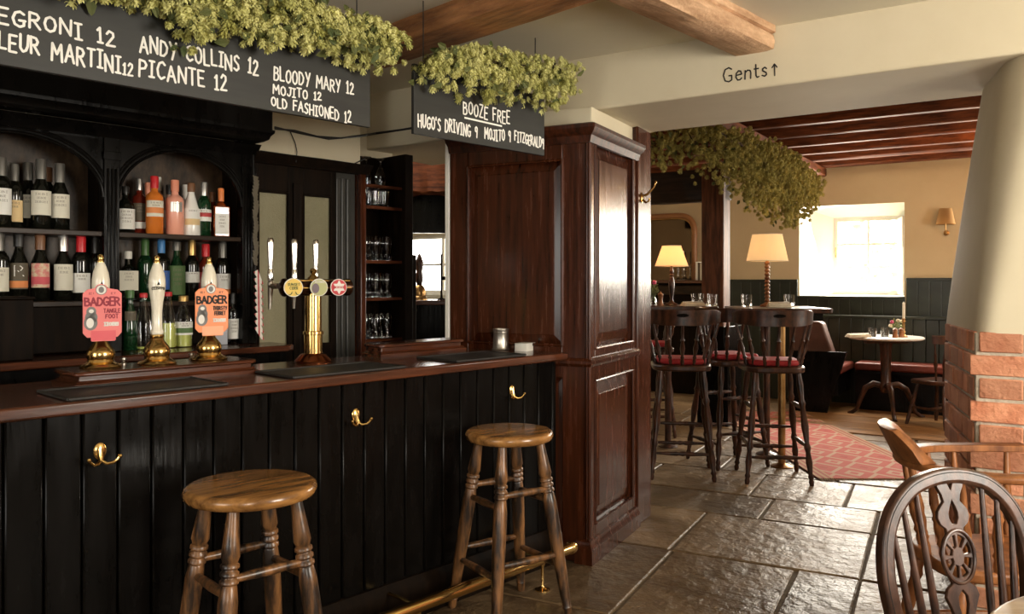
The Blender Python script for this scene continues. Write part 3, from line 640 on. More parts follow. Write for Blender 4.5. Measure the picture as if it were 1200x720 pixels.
# ------------------------------------------------------------------ brass lager tower with three taps and four-way T bar
tw = fthing('lager_tower', 'tall brass T-shaped lager tower with three taps on the bar', 'beer tower', BAR, 1.385, .52, ZB)
cx, cy = 1.385, .52; zt = 1.423
P(MB().lathe([(0,0),(.080,0),(.082,.008),(.074,.018),(.066,.026),(.058,.036),(.046,.042),(0,.042)], (cx,cy,ZB), n=32), 'copper_base', M['copper'], tw)
P(MB().lathe([(.041,.040),(.041,.125),(.046,.128),(.046,.140),(.038,.143),(.037,.330)], (cx,cy,ZB), n=32), 'column', M['brass'], tw)
s0, s1 = BAR.on(332, 337, y=cy)[0], BAR.on(408, 337, y=cy)[0]
M['drum'] = mat('dark_bronze', (.045,.018,.008), .22, metal=.7)
dm = P(MB().lathe([(0,-.010),(.028,-.008),(.040,0),(.041,.006),(.038,.010),(.038,s1-s0-.010),(.041,s1-s0-.006),(.040,s1-s0),(.028,s1-s0+.008),(0,s1-s0+.010)], (s0,cy,zt), (1,0,0), 30), 'drum', M['drum'], tw)
st = MB()
for zz in (.030, -.002): st.tube([(s0+.01, cy-.026 if zz > 0 else cy-.0385, zt+zz), (s1-.01, cy-.026 if zz > 0 else cy-.0385, zt+zz)], .0035, 6)
P(st, 'brass_stripe', M['brass'], tw)
P(MB().lathe([(.030,0),(.024,.010),(.014,.020),(.009,.026),(.014,.034),(.016,.042),(.012,.050),(0,.054)], (cx,cy,zt+.034), n=20), 'finial', M['brass'], tw)
LC = {'yellow': mat('yellow_badge', (.78,.55,.13), .4), 'greenb': mat('pale_green_badge', (.45,.46,.22), .4), 'redb': mat('red_badge', (.55,.05,.06), .4), 'darkgreen': mat('dark_green_print', (.06,.10,.03), .5), 'plum': mat('plum_print', (.17,.13,.15), .5)}
for px, m, k in ((345,'yellow',0), (375,'greenb',1), (398,'redb',2)):
    s = BAR.on(px, 337, y=cy-.06)[0]; r = (.046,.044,.043)[k]
    bd_ = P(MB().lathe([(0,0),(r*.98,0),(r,.004),(r*.96,.009),(0,.010)], (s, cy-.045, zt), (0,-1,0), 28, sy=.86), 'badge', LC[m], tw)
    P(MB().tube([(s+r*cos(2*pi*a/28), cy-.052, zt+r*.86*sin(2*pi*a/28)) for a in range(28)], .0022, 6, closed=True), 'badge_rim', M['pale'], bd_)
    q = lambda u, v, d: (u, cy-.0553-d, v); l = MB()
    if k == 0:
        letter(l, 'SUNSET', s-.030, s+.030, zt+.008, zt+.008, .011, .011, .002, q, jit=0); letter(l, 'CIDER', s-.02, s+.02, zt-.008, zt-.008, .011, .011, .002, q, jit=0)
        P(l, 'badge_lettering', LC['darkgreen'], bd_, smooth=0)
        g = MB()
        for sg in (-1, 1): g.add([q(s+sg*(.008+.03*a), zt-.016-.016*sin(pi*a)-.004*b, .0008) for b in (0, 1) for a in (0, .33, .66, 1)][:4] + [q(s+sg*(.008+.028*a), zt-.019-.012*sin(pi*a)-.006*(1-a), .0008) for a in (1, .66, .33, 0)], [tuple(range(8))])
        P(g, 'badge_leaves', LC['darkgreen'], bd_, smooth=0)
    elif k == 1:
        l.add([q(s-.020+.019*cos(2*pi*a/18), zt-.004+.022*sin(2*pi*a/18), .001) for a in range(18)], [tuple(range(18))]); P(l, 'badge_picture', LC['plum'], bd_, smooth=0)
        l = MB(); letter(l, 'IEIIBEI', s-.024, s+.026, zt+.022, zt+.020, .008, .008, .0018, q, jit=0); P(l, 'badge_lettering', M['pale'], bd_, smooth=0)
    else:
        star = []
        for a in range(12): rr = .036 if a % 2 == 0 else .021; star.append(q(s+rr*sin(2*pi*a/12), zt+rr*.9*cos(2*pi*a/12), .0008))
        l.add(star, [tuple(range(12))]); P(l, 'badge_star', M['pale'], bd_, smooth=0)
        l = MB(); letter(l, 'BEIEIIEI', s-.026, s+.026, zt-.004, zt-.004, .008, .008, .0018, lambda u, v, d: q(u, v, d+.001), jit=0); P(l, 'badge_lettering', LC['redb'], bd_, smooth=0)
for px in (317, 345, 370):
    s = BAR.on(px, 320, y=cy+.095)[0]; y = cy+.095
    tap = P(MB().lathe([(.011,-.012),(.013,0),(.013,.028),(.009,.036),(0,.036)], (s, y, zt-.004), n=14).tube([(s, cy+.03, zt+.006), (s, y, zt+.006)], .012, 12).tube([(s, y, zt-.008), (s, y+.004, zt-.04), (s, y+.006, zt-.098)], [.012,.010,.0065], 12), 'tap', M['pewter'], tw)
    P(MB().lathe([(0,0),(.013,0),(.014,.01),(.013,.044),(.0105,.050),(.011,.056),(.013,.10),(.0155,.165),(.0155,.180),(.011,.190),(0,.192)], (s, y, zt+.032), n=18, sy=.8), 'tap_handle', M['chrome'], tap)

# small things on the bar top
q = BAR.on(587, 410, z=ZB); t = thing('tumbler', 'brushed metal tumbler standing on the bar by the cupboard', 'tumbler', BAR, q[0], q[1], ZB)
MB().lathe([(0,0),(.045,0),(.047,.004),(.042,.012),(.0405,.10),(.043,.104),(.043,.112),(.040,.113),(.038,.108),(.037,.016),(0,.014)], n=32).build('cup', M['pewter'], t)
b = MB()
for zz in (.018, .096): b.tube([(.0415*cos(2*pi*k/32), .0415*sin(2*pi*k/32), zz) for k in range(32)], .0016, 6, closed=True)
b.build('bead', M['pewter'], t)
q = BAR.on(616, 411, z=ZB); t = thing('napkin_stack', 'neat stack of small white paper napkins beside the metal tumbler', 'napkins', BAR, q[0], q[1], ZB, .25)
nb = MB()
for k in range(8): nb.bb(-.058+random.uniform(-.001,.001), .058, -.035, .035, k*.0052, k*.0052+.0046)
nb.build('napkins', M['paper'], t, bevel=.0012, seg=1)

# ------------------------------------------------------------------ back bar: arched niches over a counter
M['mirror'] = mat('aged_mirror', (.30,.25,.19), .05, metal=1, col2=(.36,.30,.23), noise=4)
M['nicheback'] = mat('niche_back_patchy', (.014,.009,.005), .4, col2=(.075,.045,.025), scale=(6,1,3), noise=3, bump=.2, spec=.3)  # mirror back of the niches, its brown reflections painted as noise patches
bb = fthing('back_bar', 'black painted back bar with arched bottle niches and heavy cornice', 'back bar', BAR, .6, 1.45)
YF = 1.33
niches = ((.045, .775), (.845, 1.475))
ZA, RISE = 1.845, .255
fp = MB()
for x0, x1 in niches + ((-.755, -.025),):
    c, h = (x0+x1)/2, (x1-x0)/2
    arc = [(c-h*cos(pi*k/28), ZA+RISE*sin(pi*k/28)) for k in range(29)]
    fp.xz([(x0-.002, 2.18), (x0-.002, ZA)] + arc[1:-1] + [(x1+.002, ZA), (x1+.002, 2.18)], YF, YF+.028)
P(fp, 'arched_front', M['black'], bb, smooth=30)
am = MB()
for x0, x1 in niches:
    c, h = (x0+x1)/2, (x1-x0)/2
    for dr, w in ((.000, .007), (.020, .005), (.032, .004)):
        am.tube([(c-(h+dr)*cos(pi*k/36), YF-.003, ZA+(RISE+dr)*sin(pi*k/36)) for k in range(2 if dr else 0, 35 if dr else 37)], w, 8)
P(am, 'arch_moulding', M['black'], bb)
for x0, x1 in ((-.025, .045), (.775, .845), (1.475, 1.545)):
    pl = MB(); pl.bb(x0, x1, YF-.012, YF+.05, 1.12, 2.18); pl.bb(x0-.006, x1+.006, YF-.022, YF+.02, 1.12, 1.20); pl.bb(x0-.005, x1+.005, YF-.022, YF+.02, 2.02, 2.06)
    for k in (.25, .5, .75): pl.tube([(x0+(x1-x0)*k, YF-.013, 1.22), (x0+(x1-x0)*k, YF-.013, 1.98)], .0065, 8)
    P(pl, 'pilaster', M['black'], bb, bevel=.003)
for x in (.010, .81, 1.51): P(MB().bb(x-.012, x+.012, YF+.05, 1.60, 1.12, 2.14), 'divider', M['backdark'], bb)
dv = None
P(MB().bb(-.75, 1.545, 1.585, 1.60, 1.12, 2.16), 'back_panel', M['nicheback'], bb, smooth=0)
sp = MB(); sp.bb(-.75, 1.545, YF+.03, 1.60, 2.14, 2.175); P(sp, 'niche_top', M['backdark'], bb)
for x0, x1, z, y0 in ((.022,.798,1.685,YF+.008), (.022,.798,1.360,YF+.008), (.822,1.498,1.685,YF+.008), (.822,1.498,1.350,YF+.085), (-.75,-.002,1.685,YF+.008)):
    P(MB().bb(x0, x1, y0, 1.583, z-.024, z), 'shelf', M['backdark_x'], bb, bevel=.003)
P(MB().bb(-.002+.024, .798, YF+.03, YF+.05, 1.125, 1.336), 'panel', M['backdark'], bb, bevel=.004)
P(MB().bb(.822, 1.498, YF+.10, YF+.12, 1.125, 1.326), 'panel', M['backdark'], bb, bevel=.004)
# counter and cupboards below
ct = MB(); ct.prism([(-1.1, 1.08), (1.60, 1.08), (1.66, 1.12), (1.66, 1.62), (-1.1, 1.62)], 1.085, 1.118); P(ct, 'counter', M['bartop'], bb, bevel=.008)
P(MB().bb(-1.1, 1.62, 1.13, 1.61, 0, 1.085), 'base_cupboard', M['black'], bb)
# hood over the top
hx = BAR.on(320, 178, y=1.10)[0]
P(MB().bb(-1.1, hx, 1.10, 1.62, 2.215, 2.43), 'hood', M['black'], bb, bevel=.006)
P(MB().sweep([(-1.1, 1.12, 2.17, 0, -1), (hx-.01, 1.12, 2.17, 1, -1), (hx-.01, 1.3, 2.17, 1, 0)], [(-.10,.0), (-.02,0), (.0,.012), (.006,.03), (.02,.045), (.022,.06), (-.10,.06)]), 'cornice', M['black'], bb, smooth=30)
P(MB().sweep([(-1.1, YF, 2.12, 0, -1), (1.55, YF, 2.12, 0, -1)], [(-.02,.0), (.03,0), (.04,.02), (.06,.04), (.075,.055), (-.02,.06)]), 'frieze_moulding', M['black'], bb, smooth=30)
# a pair of dark boxes at the foot of the left niche
t = fthing('storage_box', 'dark wooden box standing on the back counter at the frame edge', 'box', BAR, .33, 1.25, 1.118)
P(MB().bb(.05, .43, 1.15, 1.295, 1.119, 1.375), 'carcass', M['backdark'], t, bevel=.005); P(MB().bb(.045, .435, 1.145, 1.298, 1.375, 1.386), 'lid', M['backdark'], t, bevel=.003)

# glazed double door beside the back bar
dr = MB(); X0, X1 = 1.556, 2.079
lv = [(BAR.on(301, 300, y=YF+.02)[0], BAR.on(336, 300, y=YF+.02)[0]), (BAR.on(354, 300, y=YF+.02)[0], BAR.on(386, 300, y=YF+.02)[0])]
zg0, zg1 = 1.09, 1.940
xs = [X0, lv[0][0], lv[0][1], lv[1][0], lv[1][1], X1]
for a, b in ((xs[0], xs[1]), (xs[2], xs[3]), (xs[4], xs[5])): dr.bb(a, b, YF+.005, YF+.045, 0, 2.135)
for a, b in lv: dr.bb(a, b, YF+.005, YF+.045, zg1, 2.135); dr.bb(a, b, YF+.005, YF+.045, 0, zg0)
mid = (xs[2]+xs[3])/2; dr.bb(mid-.022, mid+.022, YF-.010, YF+.01, .1, 2.0)
d1 = structure(dr.build('door_1', M['backdark'], frame=BAR, bevel=.004, smooth=0))
for a, b in lv:
    MB().bb(a, b, YF+.022, YF+.027, zg0, zg1).build('door_glass', M['obscured'], parent=d1, smooth=0)
    m_ = MB()
    for p0, p1 in (((a,zg0),(b,zg0)), ((b,zg0),(b,zg1)), ((b,zg1),(a,zg1)), ((a,zg1),(a,zg0))): m_.tube([(p0[0], YF+.004, p0[1]), (p1[0], YF+.004, p1[1])], .007, 6)
    m_.build('door_moulding', M['backdark'], parent=d1)
structure(MB().sweep([(X0-.02, YF, 2.09, 0, -1), (2.30, YF, 2.09, 0, -1)], [(-.02,0), (.02,0), (.03,.02), (.05,.04), (.055,.055), (-.02,.06)]).build('trim_7', M['backdark'], frame=BAR, smooth=30))
M['reed'] = mat('grey_black_paint', (.030,.029,.025), .35, col2=(.045,.043,.037), noise=6)
ps = MB(); ps.bb(2.081, 2.23, YF+.03, YF+.08, 0, 2.10)
for k in range(3): ps.bb(2.088+k*.037, 2.118+k*.037, YF+.018, YF+.035, .1, 2.06)
structure(ps.build('trim_8', M['reed'], frame=BAR, smooth=0, bevel=.005))

# tall open glass rack
gr = fthing('glass_rack', 'tall narrow dark wooden rack of shelves holding drinking glasses', 'shelf unit', BAR, 2.42, 1.45)
P(MB().bb(2.235, 2.275, YF-.02, 1.62, 0, 2.13), 'side_post', M['mahogany'], gr, bevel=.005)
P(MB().bb(2.575, 2.640, YF-.02, 1.62, 0, 2.25), 'side_post', M['backdark'], gr, bevel=.005)
P(MB().bb(2.275, 2.575, 1.58, 1.60, 0, 2.25), 'back', M['backdark'], gr)
P(MB().bb(2.275, 2.575, YF+.0, 1.60, 0, 1.06), 'base', M['backdark'], gr, bevel=.004)
SH = (2.043, 1.913, 1.58, 1.351, 1.10)
for z in SH: P(MB().bb(2.275, 2.575, YF+.01, 1.58, z-.020, z), 'shelf', M['bartop'], gr, bevel=.002)
structure(MB().bb(2.642, 2.70, YF+.02, 1.55, 0, 1.62).build('trim_9', M['backdark'], frame=BAR, bevel=.004))

# ------------------------------------------------------------------ glassware
def gl_tumbler(h=.095, r=.036, facet=True):
    n = 10 if facet else 20
    return MB().lathe([(0,0),(r*.78,0),(r*.82,.004),(r*.95,h*.55),(r,h),(r*.93,h),(r*.87,h*.55),(r*.72,.012),(0,.010)], n=n*2)
def gl_goblet(h=.17, r=.036):   # stemmed tulip, standing upside down on its rim
    return MB().lathe([(r*.82,0),(r*.88,.02),(r,.05),(r*.9,.085),(r*.45,.112),(.006,.122),(.005,.150),(.02,.163),(.032,.168),(.032,.171),(.0,.171)], n=20)
def gl_tulip(h=.15, r=.038):
    return MB().lathe([(0,0),(r*.78,0),(r*.80,.006),(r*.62,.02),(r*.66,.05),(r,.095),(r*.96,.125),(r*.80,h),(r*.75,h),(r*.90,.125),(r*.93,.095),(r*.6,.05),(r*.5,.026),(0,.022)], n=20)
ORD = ('first', 'second', 'third', 'fourth', 'fifth', 'sixth')
protos = {}
def rack_row(kind, build, word, z, n, y, row, shelf, h0=0, x0=2.315, x1=2.505):
    for k in range(n):
        if kind not in protos:
            o = protos[kind] = build().build(kind, M['glass'], smooth=50)
        else: o = dup(protos[kind])
        X, Y = BAR.w(x0+(x1-x0)*k/max(1, n-1), y); o.location = (X, Y, z+.0005)
        tag(o, f'{word}, {ORD[k]} from left, {row} row, {shelf} shelf of the glass rack', 'glass', 'glasses on the tall rack')
rack_row('wine_glass', gl_goblet, 'upturned stemmed glass', SH[0], 2, 1.40, 'front', 'top', x0=2.34, x1=2.45)
rack_row('rack_tumbler', gl_tumbler, 'faceted tumbler', SH[1], 3, 1.39, 'front', 'second', x0=2.32, x1=2.47)
rack_row('rack_tumbler', gl_tumbler, 'faceted tumbler', SH[1], 3, 1.48, 'back', 'second', x0=2.34, x1=2.50)
for z, nm in ((SH[2], 'third'), (SH[3], 'fourth'), (SH[4], 'bottom')):
    rack_row('tulip_glass', gl_tulip, 'tulip beer glass', z, 3, 1.39, 'front', nm, x0=2.325, x1=2.495)
    rack_row('tulip_glass', gl_tulip, 'tulip beer glass', z, 3, 1.48, 'back', nm, x0=2.34, x1=2.52)

# ------------------------------------------------------------------ bottles
M['wineglass'] = mat('dark_bottle_glass', (.006,.006,.004), .06, coat=.3)
M['greenglass'] = mat('green_bottle_glass', (.006,.030,.010), .06, coat=.3)
M['amber'] = mat('amber_spirit', (.30,.055,.008), .06, coat=.5, trans=.35)
M['orangeliq'] = mat('orange_spirit', (.80,.22,.03), .06, coat=.5, trans=.25)
M['redliq'] = mat('red_brown_spirit', (.16,.018,.008), .06, coat=.5, trans=.25)
M['coral'] = mat('coral_frosted_glass', (.82,.36,.25), .3, coat=.3)
M['palepink'] = mat('pale_pink_glass', (.72,.50,.40), .15, trans=.3)
M['milk'] = mat('white_glass', (.82,.79,.72), .2, coat=.4)
M['yellowliq'] = mat('yellow_green_liquid', (.62,.64,.16), .15, coat=.4)
def capm(n, c, metal=0, r=.35): M[n] = mat(n, c, r, metal=metal); return M[n]
capm('cap_black', (.02,.018,.016)); capm('cap_red', (.55,.02,.025)); capm('cap_gold', (.55,.36,.13), .8); capm('cap_grey', (.16,.15,.13), .5); capm('cap_white', (.72,.69,.62)); capm('cap_blue', (.06,.22,.50)); capm('cap_green', (.06,.14,.04)); capm('cap_coral', (.75,.28,.17)); capm('cap_brown', (.18,.08,.035)); capm('cap_silver', (.6,.58,.54), .9, .3); capm('cap_orange', (.75,.22,.06))
capm('lab_cream', (.70,.66,.54), 0, .7); capm('lab_white', (.78,.76,.70), 0, .7); capm('lab_yellow', (.72,.52,.26), 0, .7); capm('lab_floral', (.62,.40,.27), 0, .7); capm('lab_pinkred', (.62,.10,.12), 0, .7); capm('lab_dark', (.10,.08,.05), 0, .6); capm('lab_green', (.10,.17,.06), 0, .7); capm('lab_blue', (.05,.13,.42), 0, .6); capm('lab_orange', (.72,.25,.08), 0, .7); capm('lab_red', (.45,.05,.05), 0, .7); capm('lab_lines', (.22,.18,.13), 0, .8)
M['lab_floral2'] = mat('floral_label', (.66,.22,.20), .7, col2=(.68,.54,.36), noise=60, ramp=(.42,.58))
SHAPES = {  # (radius share, height share)
 'wine': [(.93,0),(1,.012),(1,.60),(.96,.645),(.78,.70),(.50,.745),(.38,.78),(.36,.955),(.42,.957),(.42,.985),(.38,1)],
 'burgundy': [(.93,0),(1,.012),(1,.48),(.92,.56),(.70,.64),(.48,.72),(.38,.79),(.36,.955),(.42,.957),(.42,.985),(.38,1)],
 'spirit': [(.93,0),(1,.012),(1,.62),(.93,.675),(.62,.72),(.42,.745),(.38,.80),(.38,.97),(.38,1)],
 'squat': [(.93,0),(1,.015),(1,.56),(.92,.63),(.60,.70),(.36,.74),(.34,.82),(.42,.83),(.42,.86),(.34,.87),(.34,1)],
 'cone': [(.95,0),(1,.02),(.97,.30),(.82,.52),(.55,.70),(.38,.80),(.34,.86),(.34,1)],
 'slim': [(.93,0),(1,.012),(1,.42),(.85,.55),(.60,.70),(.46,.80),(.44,.95),(.5,.96),(.5,1)],
 'juice': [(.92,0),(1,.015),(1,.52),(.93,.62),(.62,.74),(.46,.82),(.44,1)],
 'pourer': [(.93,0),(1,.02),(1,.35),(.86,.55),(.52,.78),(.38,.86),(.38,1)],
}
def bottle(label, px, z, y, h, r, shape, glass, cap, capz, lab=None, marks=0, cap2=None, square=False, text=None, frame=BAR, liquid=None, kind='bottle', group='bottles behind the bar', py=300, band=None):
    s = frame.on(px, py, y=y)[0]
    prof = [(0, 0)] + [(a*r, b*h) for a, b in SHAPES[shape]]
    mb = MB()
    if square:
        mb.bb(-r, r, -r*.62, r*.62, 0, h*.64); mb.lathe([(r*.75, h*.62), (r*.6, h*.68), (r*.32, h*.73), (r*.30, h)], n=20)
        o = mb.build('bottle', M[glass], bevel=.006, smooth=50)
    else: o = mb.lathe(prof + [(0, h)], n=28).build('bottle', M[glass], smooth=50)
    X, Y = frame.w(s, y); o.location = (X, Y, z+.001); o.rotation_euler.z = frame.a-.24; tag(o, label, kind, group)
    rn = SHAPES[shape][-2][0]*r if not square else r*.32
    c0 = capz*h; cm = MB().lathe([(rn*1.0, c0), (rn*1.22, c0+.001), (rn*1.24, h*.99), (rn*1.1, h+.004), (0, h+.005)], n=20).build('cap', M[cap], o)
    if liquid:
        li = [(0, .003)] + [(a*r*.93, max(.003, b*h)) for a, b in SHAPES[shape] if b < liquid]; pk = SHAPES[shape]; k_ = max(i for i, (a, b) in enumerate(pk) if b < liquid); (a0, b0), (a1, b1) = pk[k_], pk[k_+1]; li += [((a0+(a1-a0)*(liquid-b0)/(b1-b0))*r*.93, liquid*h), (0, liquid*h)]
        MB().lathe(li, n=24).build('liquid', M['yellowliq'], o)
    if lab:
        z0, z1, m, ang = lab; z0 *= h; z1 *= h; lb = MB(); n = 12
        def put(u, v, d):
            if square: return (u, -r*.62-.0012-d, v)
            a = -pi/2+u/r; return ((r+.0010+d)*cos(a), (r+.0010+d)*sin(a), v)
        W2 = r*.86 if square else r*ang
        vs = [put(-W2+2*W2*k/n, v, 0) for k in range(n+1) for v in (z0, z1)]
        lb.add(vs, [(2*k, 2*k+2, 2*k+3, 2*k+1) for k in range(n)]); lo = lb.build('label', M[m], o, smooth=60)
        if band:
            b0, b1, bm = band; vs = [put(-W2+2*W2*k/n, v, .0004) for k in range(n+1) for v in (b0*h, b1*h)]
            MB().add(vs, [(2*k, 2*k+2, 2*k+3, 2*k+1) for k in range(n)]).build('label_band', M[bm], lo, smooth=60)
        tx = MB(); hh = z1-z0
        if text: letter(tx, text, -W2*.45, W2*.45, z0+hh*.5, z0+hh*.5, hh*.42, hh*.42, .0035, put, jit=0, th=.0008)
        for k in range(marks):
            zz = z0+hh*(.82-.16*k); wv = W2*(.5 if k % 2 == 0 else .35)
            letter(tx, 'IEBIEIB'[:4+k % 3], -wv, wv, zz, zz, hh*.075, hh*.075, .0012, put, jit=0, th=.0006)
        if tx.v: tx.build('label_print', M['lab_lines' if not text else 'lab_white'], lo, smooth=0)
    return o
U, Lw, Rb, Rc = 1.685, 1.360, 1.350, 1.118
# upper left shelf
bottle('dark wine bottle with broad white label cut by the picture edge, upper shelf', 1, U, 1.41, .305, .042, 'wine', 'wineglass', 'cap_grey', .74, (.18,.56,'lab_white',1.2), 3)
bottle('dark bottle half hidden behind the yellow-labelled bottle, upper left shelf', 9, U, 1.52, .30, .038, 'wine', 'wineglass', 'cap_grey', .74)
bottle('slim dark wine bottle with a small yellow label, upper left shelf', 17, U, 1.44, .285, .034, 'wine', 'wineglass', 'cap_grey', .70, (.10,.44,'lab_yellow',1.1), 2)
bottle('dark wine bottle with cream label between yellow-labelled and gold-topped ones', 33, U, 1.50, .305, .040, 'burgundy', 'wineglass', 'cap_grey', .74, (.17,.52,'lab_cream',1.15), 2)
bottle('gold-topped dark wine bottle with wide cream label, third from right on upper left shelf', 48, U, 1.42, .315, .042, 'burgundy', 'wineglass', 'cap_grey', .72, (.20,.55,'lab_cream',1.2), 3, py=210)
bottle('dark bottle mostly hidden behind two cream-labelled bottles, only its neck showing', 56, U, 1.53, .295, .038, 'wine', 'wineglass', 'cap_brown', .78)
bottle('rightmost dark wine bottle with cream label on the upper left shelf', 70, U, 1.43, .305, .041, 'burgundy', 'wineglass', 'cap_grey', .72, (.18,.54,'lab_cream',1.2), 3)
# lower left shelf
bottle('dark wine bottle with cream label at the picture edge, lower left shelf', -1, Lw, 1.42, .30, .040, 'wine', 'wineglass', 'cap_grey', .74, (.15,.50,'lab_cream',1.1), 2)
bottle('dark wine bottle lettered with a large R under a white collar', 22, Lw, 1.43, .305, .041, 'burgundy', 'wineglass', 'cap_black', .80, (.18,.56,'lab_dark',.95), 0, text='R', band=(.20,.30,'lab_orange'))
bottle('dark wine bottle with a colourful pink and peach picture label', 47, Lw, 1.43, .305, .041, 'burgundy', 'wineglass', 'cap_brown', .76, (.20,.56,'lab_floral2',1.05), 0, band=(.25,.36,'lab_pinkred'))
bottle('dark wine bottle with tall plain cream label right of the picture label', 74, Lw, 1.43, .300, .041, 'burgundy', 'wineglass', 'cap_silver', .76, (.16,.56,'lab_cream',1.2), 2)
bottle('red-topped dark wine bottle behind the pink pump clip', 95, Lw, 1.43, .305, .041, 'wine', 'wineglass', 'cap_red', .74, (.12,.42,'lab_white',1.1), 2)
bottle('black-topped dark wine bottle behind the leftmost pump handle', 112, Lw, 1.45, .300, .038, 'wine', 'wineglass', 'cap_black', .74)
# upper right shelf: spirits
bottle('squat black rum bottle with ornate white label at the left of the arch', 147, U, 1.43, .225, .042, 'squat', 'wineglass', 'cap_black', .86, (.08,.52,'lab_white',1.3), 4)
bottle('red-brown spirit bottle with dark label and silver cap', 163, U, 1.485, .275, .036, 'spirit', 'redliq', 'cap_silver', .80, (.24,.56,'lab_dark',1.0), 3, band=(.10,.22,'lab_white'))
bottle('coral-capped spirit bottle standing behind the orange gin bottle', 173, U, 1.53, .265, .029, 'spirit', 'coral', 'cap_coral', .78)
bottle('bright orange gin bottle with white label and red cap', 181, U, 1.41, .285, .042, 'spirit', 'orangeliq', 'cap_red', .80, (.30,.58,'lab_cream',1.15), 2, band=(.36,.46,'lab_orange'))
bottle('white-capped bottle standing behind the orange gin bottle', 186, U, 1.545, .30, .029, 'spirit', 'palepink', 'cap_white', .78)
bottle('dark-capped pale pink bottle behind the coral bottle', 198, U, 1.51, .26, .034, 'spirit', 'palepink', 'cap_black', .82, (.15,.5,'lab_white',1), 1)
bottle('frosted coral pink spirit bottle with coral cap', 205, U, 1.41, .275, .043, 'spirit', 'coral', 'cap_coral', .80, (.42,.60,'cap_silver',.7), 1)
bottle('thin white-capped bottle behind the white rum bottle', 217, U, 1.52, .27, .030, 'spirit', 'milk', 'cap_white', .80)
bottle('white tapering coconut rum bottle with brown cap', 224, U, 1.42, .268, .046, 'cone', 'milk', 'cap_brown', .84, (.20,.52,'lab_white',.9), 1, band=(.20,.32,'lab_yellow'))
bottle('green glass bottle with red and white label and silver neck', 239, U, 1.42, .278, .036, 'wine', 'greenglass', 'cap_silver', .76, (.28,.50,'lab_white',1.2), 2, band=(.36,.44,'lab_red'))
bottle('dark amber bottle between the green bottle and the square bottle', 249, U, 1.50, .24, .036, 'spirit', 'redliq', 'cap_brown', .80)
bottle('square amber liqueur bottle with orange top and white label', 259, U, 1.42, .255, .041, 'squat', 'amber', 'cap_orange', .74, (.06,.48,'lab_white',1), 4, square=True)
# lower right niche, back row on the raised shelf
bottle('dark square bourbon bottle with cream label and white cap, behind the green bottle', 150, Rb, 1.50, .245, .050, 'squat', 'wineglass', 'cap_white', .86, (.22,.62,'lab_cream',1), 3, square=True)
bottle('dark bottle with a green foil neck left of the blue-capped bottle', 170, Rb, 1.50, .31, .038, 'wine', 'greenglass', 'cap_green', .72)
bottle('black bottle with bright blue cap and blue label', 189, Rb, 1.49, .32, .041, 'spirit', 'wineglass', 'cap_blue', .76, (.18,.48,'lab_blue',1.1), 2)
bottle('dark bottle with a green patterned label right of the blue-capped bottle', 207, Rb, 1.49, .30, .042, 'burgundy', 'greenglass', 'cap_grey', .86, (.10,.60,'lab_green',1.2), 4)
bottle('gold-capped dark wine bottle with white label, behind the cordial bottle', 225, Rb, 1.49, .31, .038, 'wine', 'wineglass', 'cap_gold', .76, (.30,.48,'lab_white',1.2), 1)
bottle('red-topped red bottle behind the orange-clip pump handle', 241, Rb, 1.50, .295, .040, 'wine', 'redliq', 'cap_red', .78, (.12,.5,'lab_red',1.1), 1)
bottle('dark wine bottle with white and orange label right of the red bottle', 261, Rb, 1.49, .305, .041, 'wine', 'wineglass', 'cap_grey', .74, (.10,.46,'lab_white',1.2), 2, band=(.10,.19,'lab_orange'))
bottle('dark bottle with a red label at the right end of the raised shelf', 275, Rb, 1.51, .295, .036, 'wine', 'wineglass', 'cap_black', .76, (.18,.46,'lab_red',1), 1)
# front row on the counter
bottle('tall slim green bottle beside the pink pump clip', 152, Rc, 1.37, .285, .035, 'slim', 'greenglass', 'cap_green', .88, (.5,.66,'lab_dark',.8), 1)
bottle('clear tapering bottle with red stopper left of the plain pump', 168, Rc, 1.37, .27, .042, 'pourer', 'thinglass', 'cap_red', .93, liquid=.05)
bottle('clear tapering bottle of yellow-green cordial with red stopper, right of the plain pump', 197, Rc, 1.37, .275, .042, 'pourer', 'thinglass', 'cap_red', .93, liquid=.45)
bottle('cork-topped yellow-green cordial bottle with white label', 215, Rc, 1.37, .255, .044, 'juice', 'thinglass', 'cap_gold', .90, (.24,.50,'lab_white',1.15), 2, liquid=.36, band=(.28,.38,'lab_green'))
bottle('slim clear spirit bottle with tall white label right of the orange clip', 273, Rc, 1.38, .265, .030, 'spirit', 'thinglass', 'cap_black', .80, (.10,.50,'lab_white',1.2), 4)
t = thing('carton', 'small pale blue-white carton partly hidden behind the orange pump clip', 'carton', BAR, BAR.on(257,400,y=1.37)[0], 1.37, Rc+.001, -.2)
M['palecarton'] = mat('pale_blue_card', (.55,.56,.62), .6)
MB().prism([(-.035,-.03),(.035,-.03),(.035,.03),(-.035,.03)], 0, .11).build('box', M['palecarton'], t, bevel=.003); MB().bb(-.033, .033, -.003, .003, .10, .135).build('folded_top', M['palecarton'], t, bevel=.001)

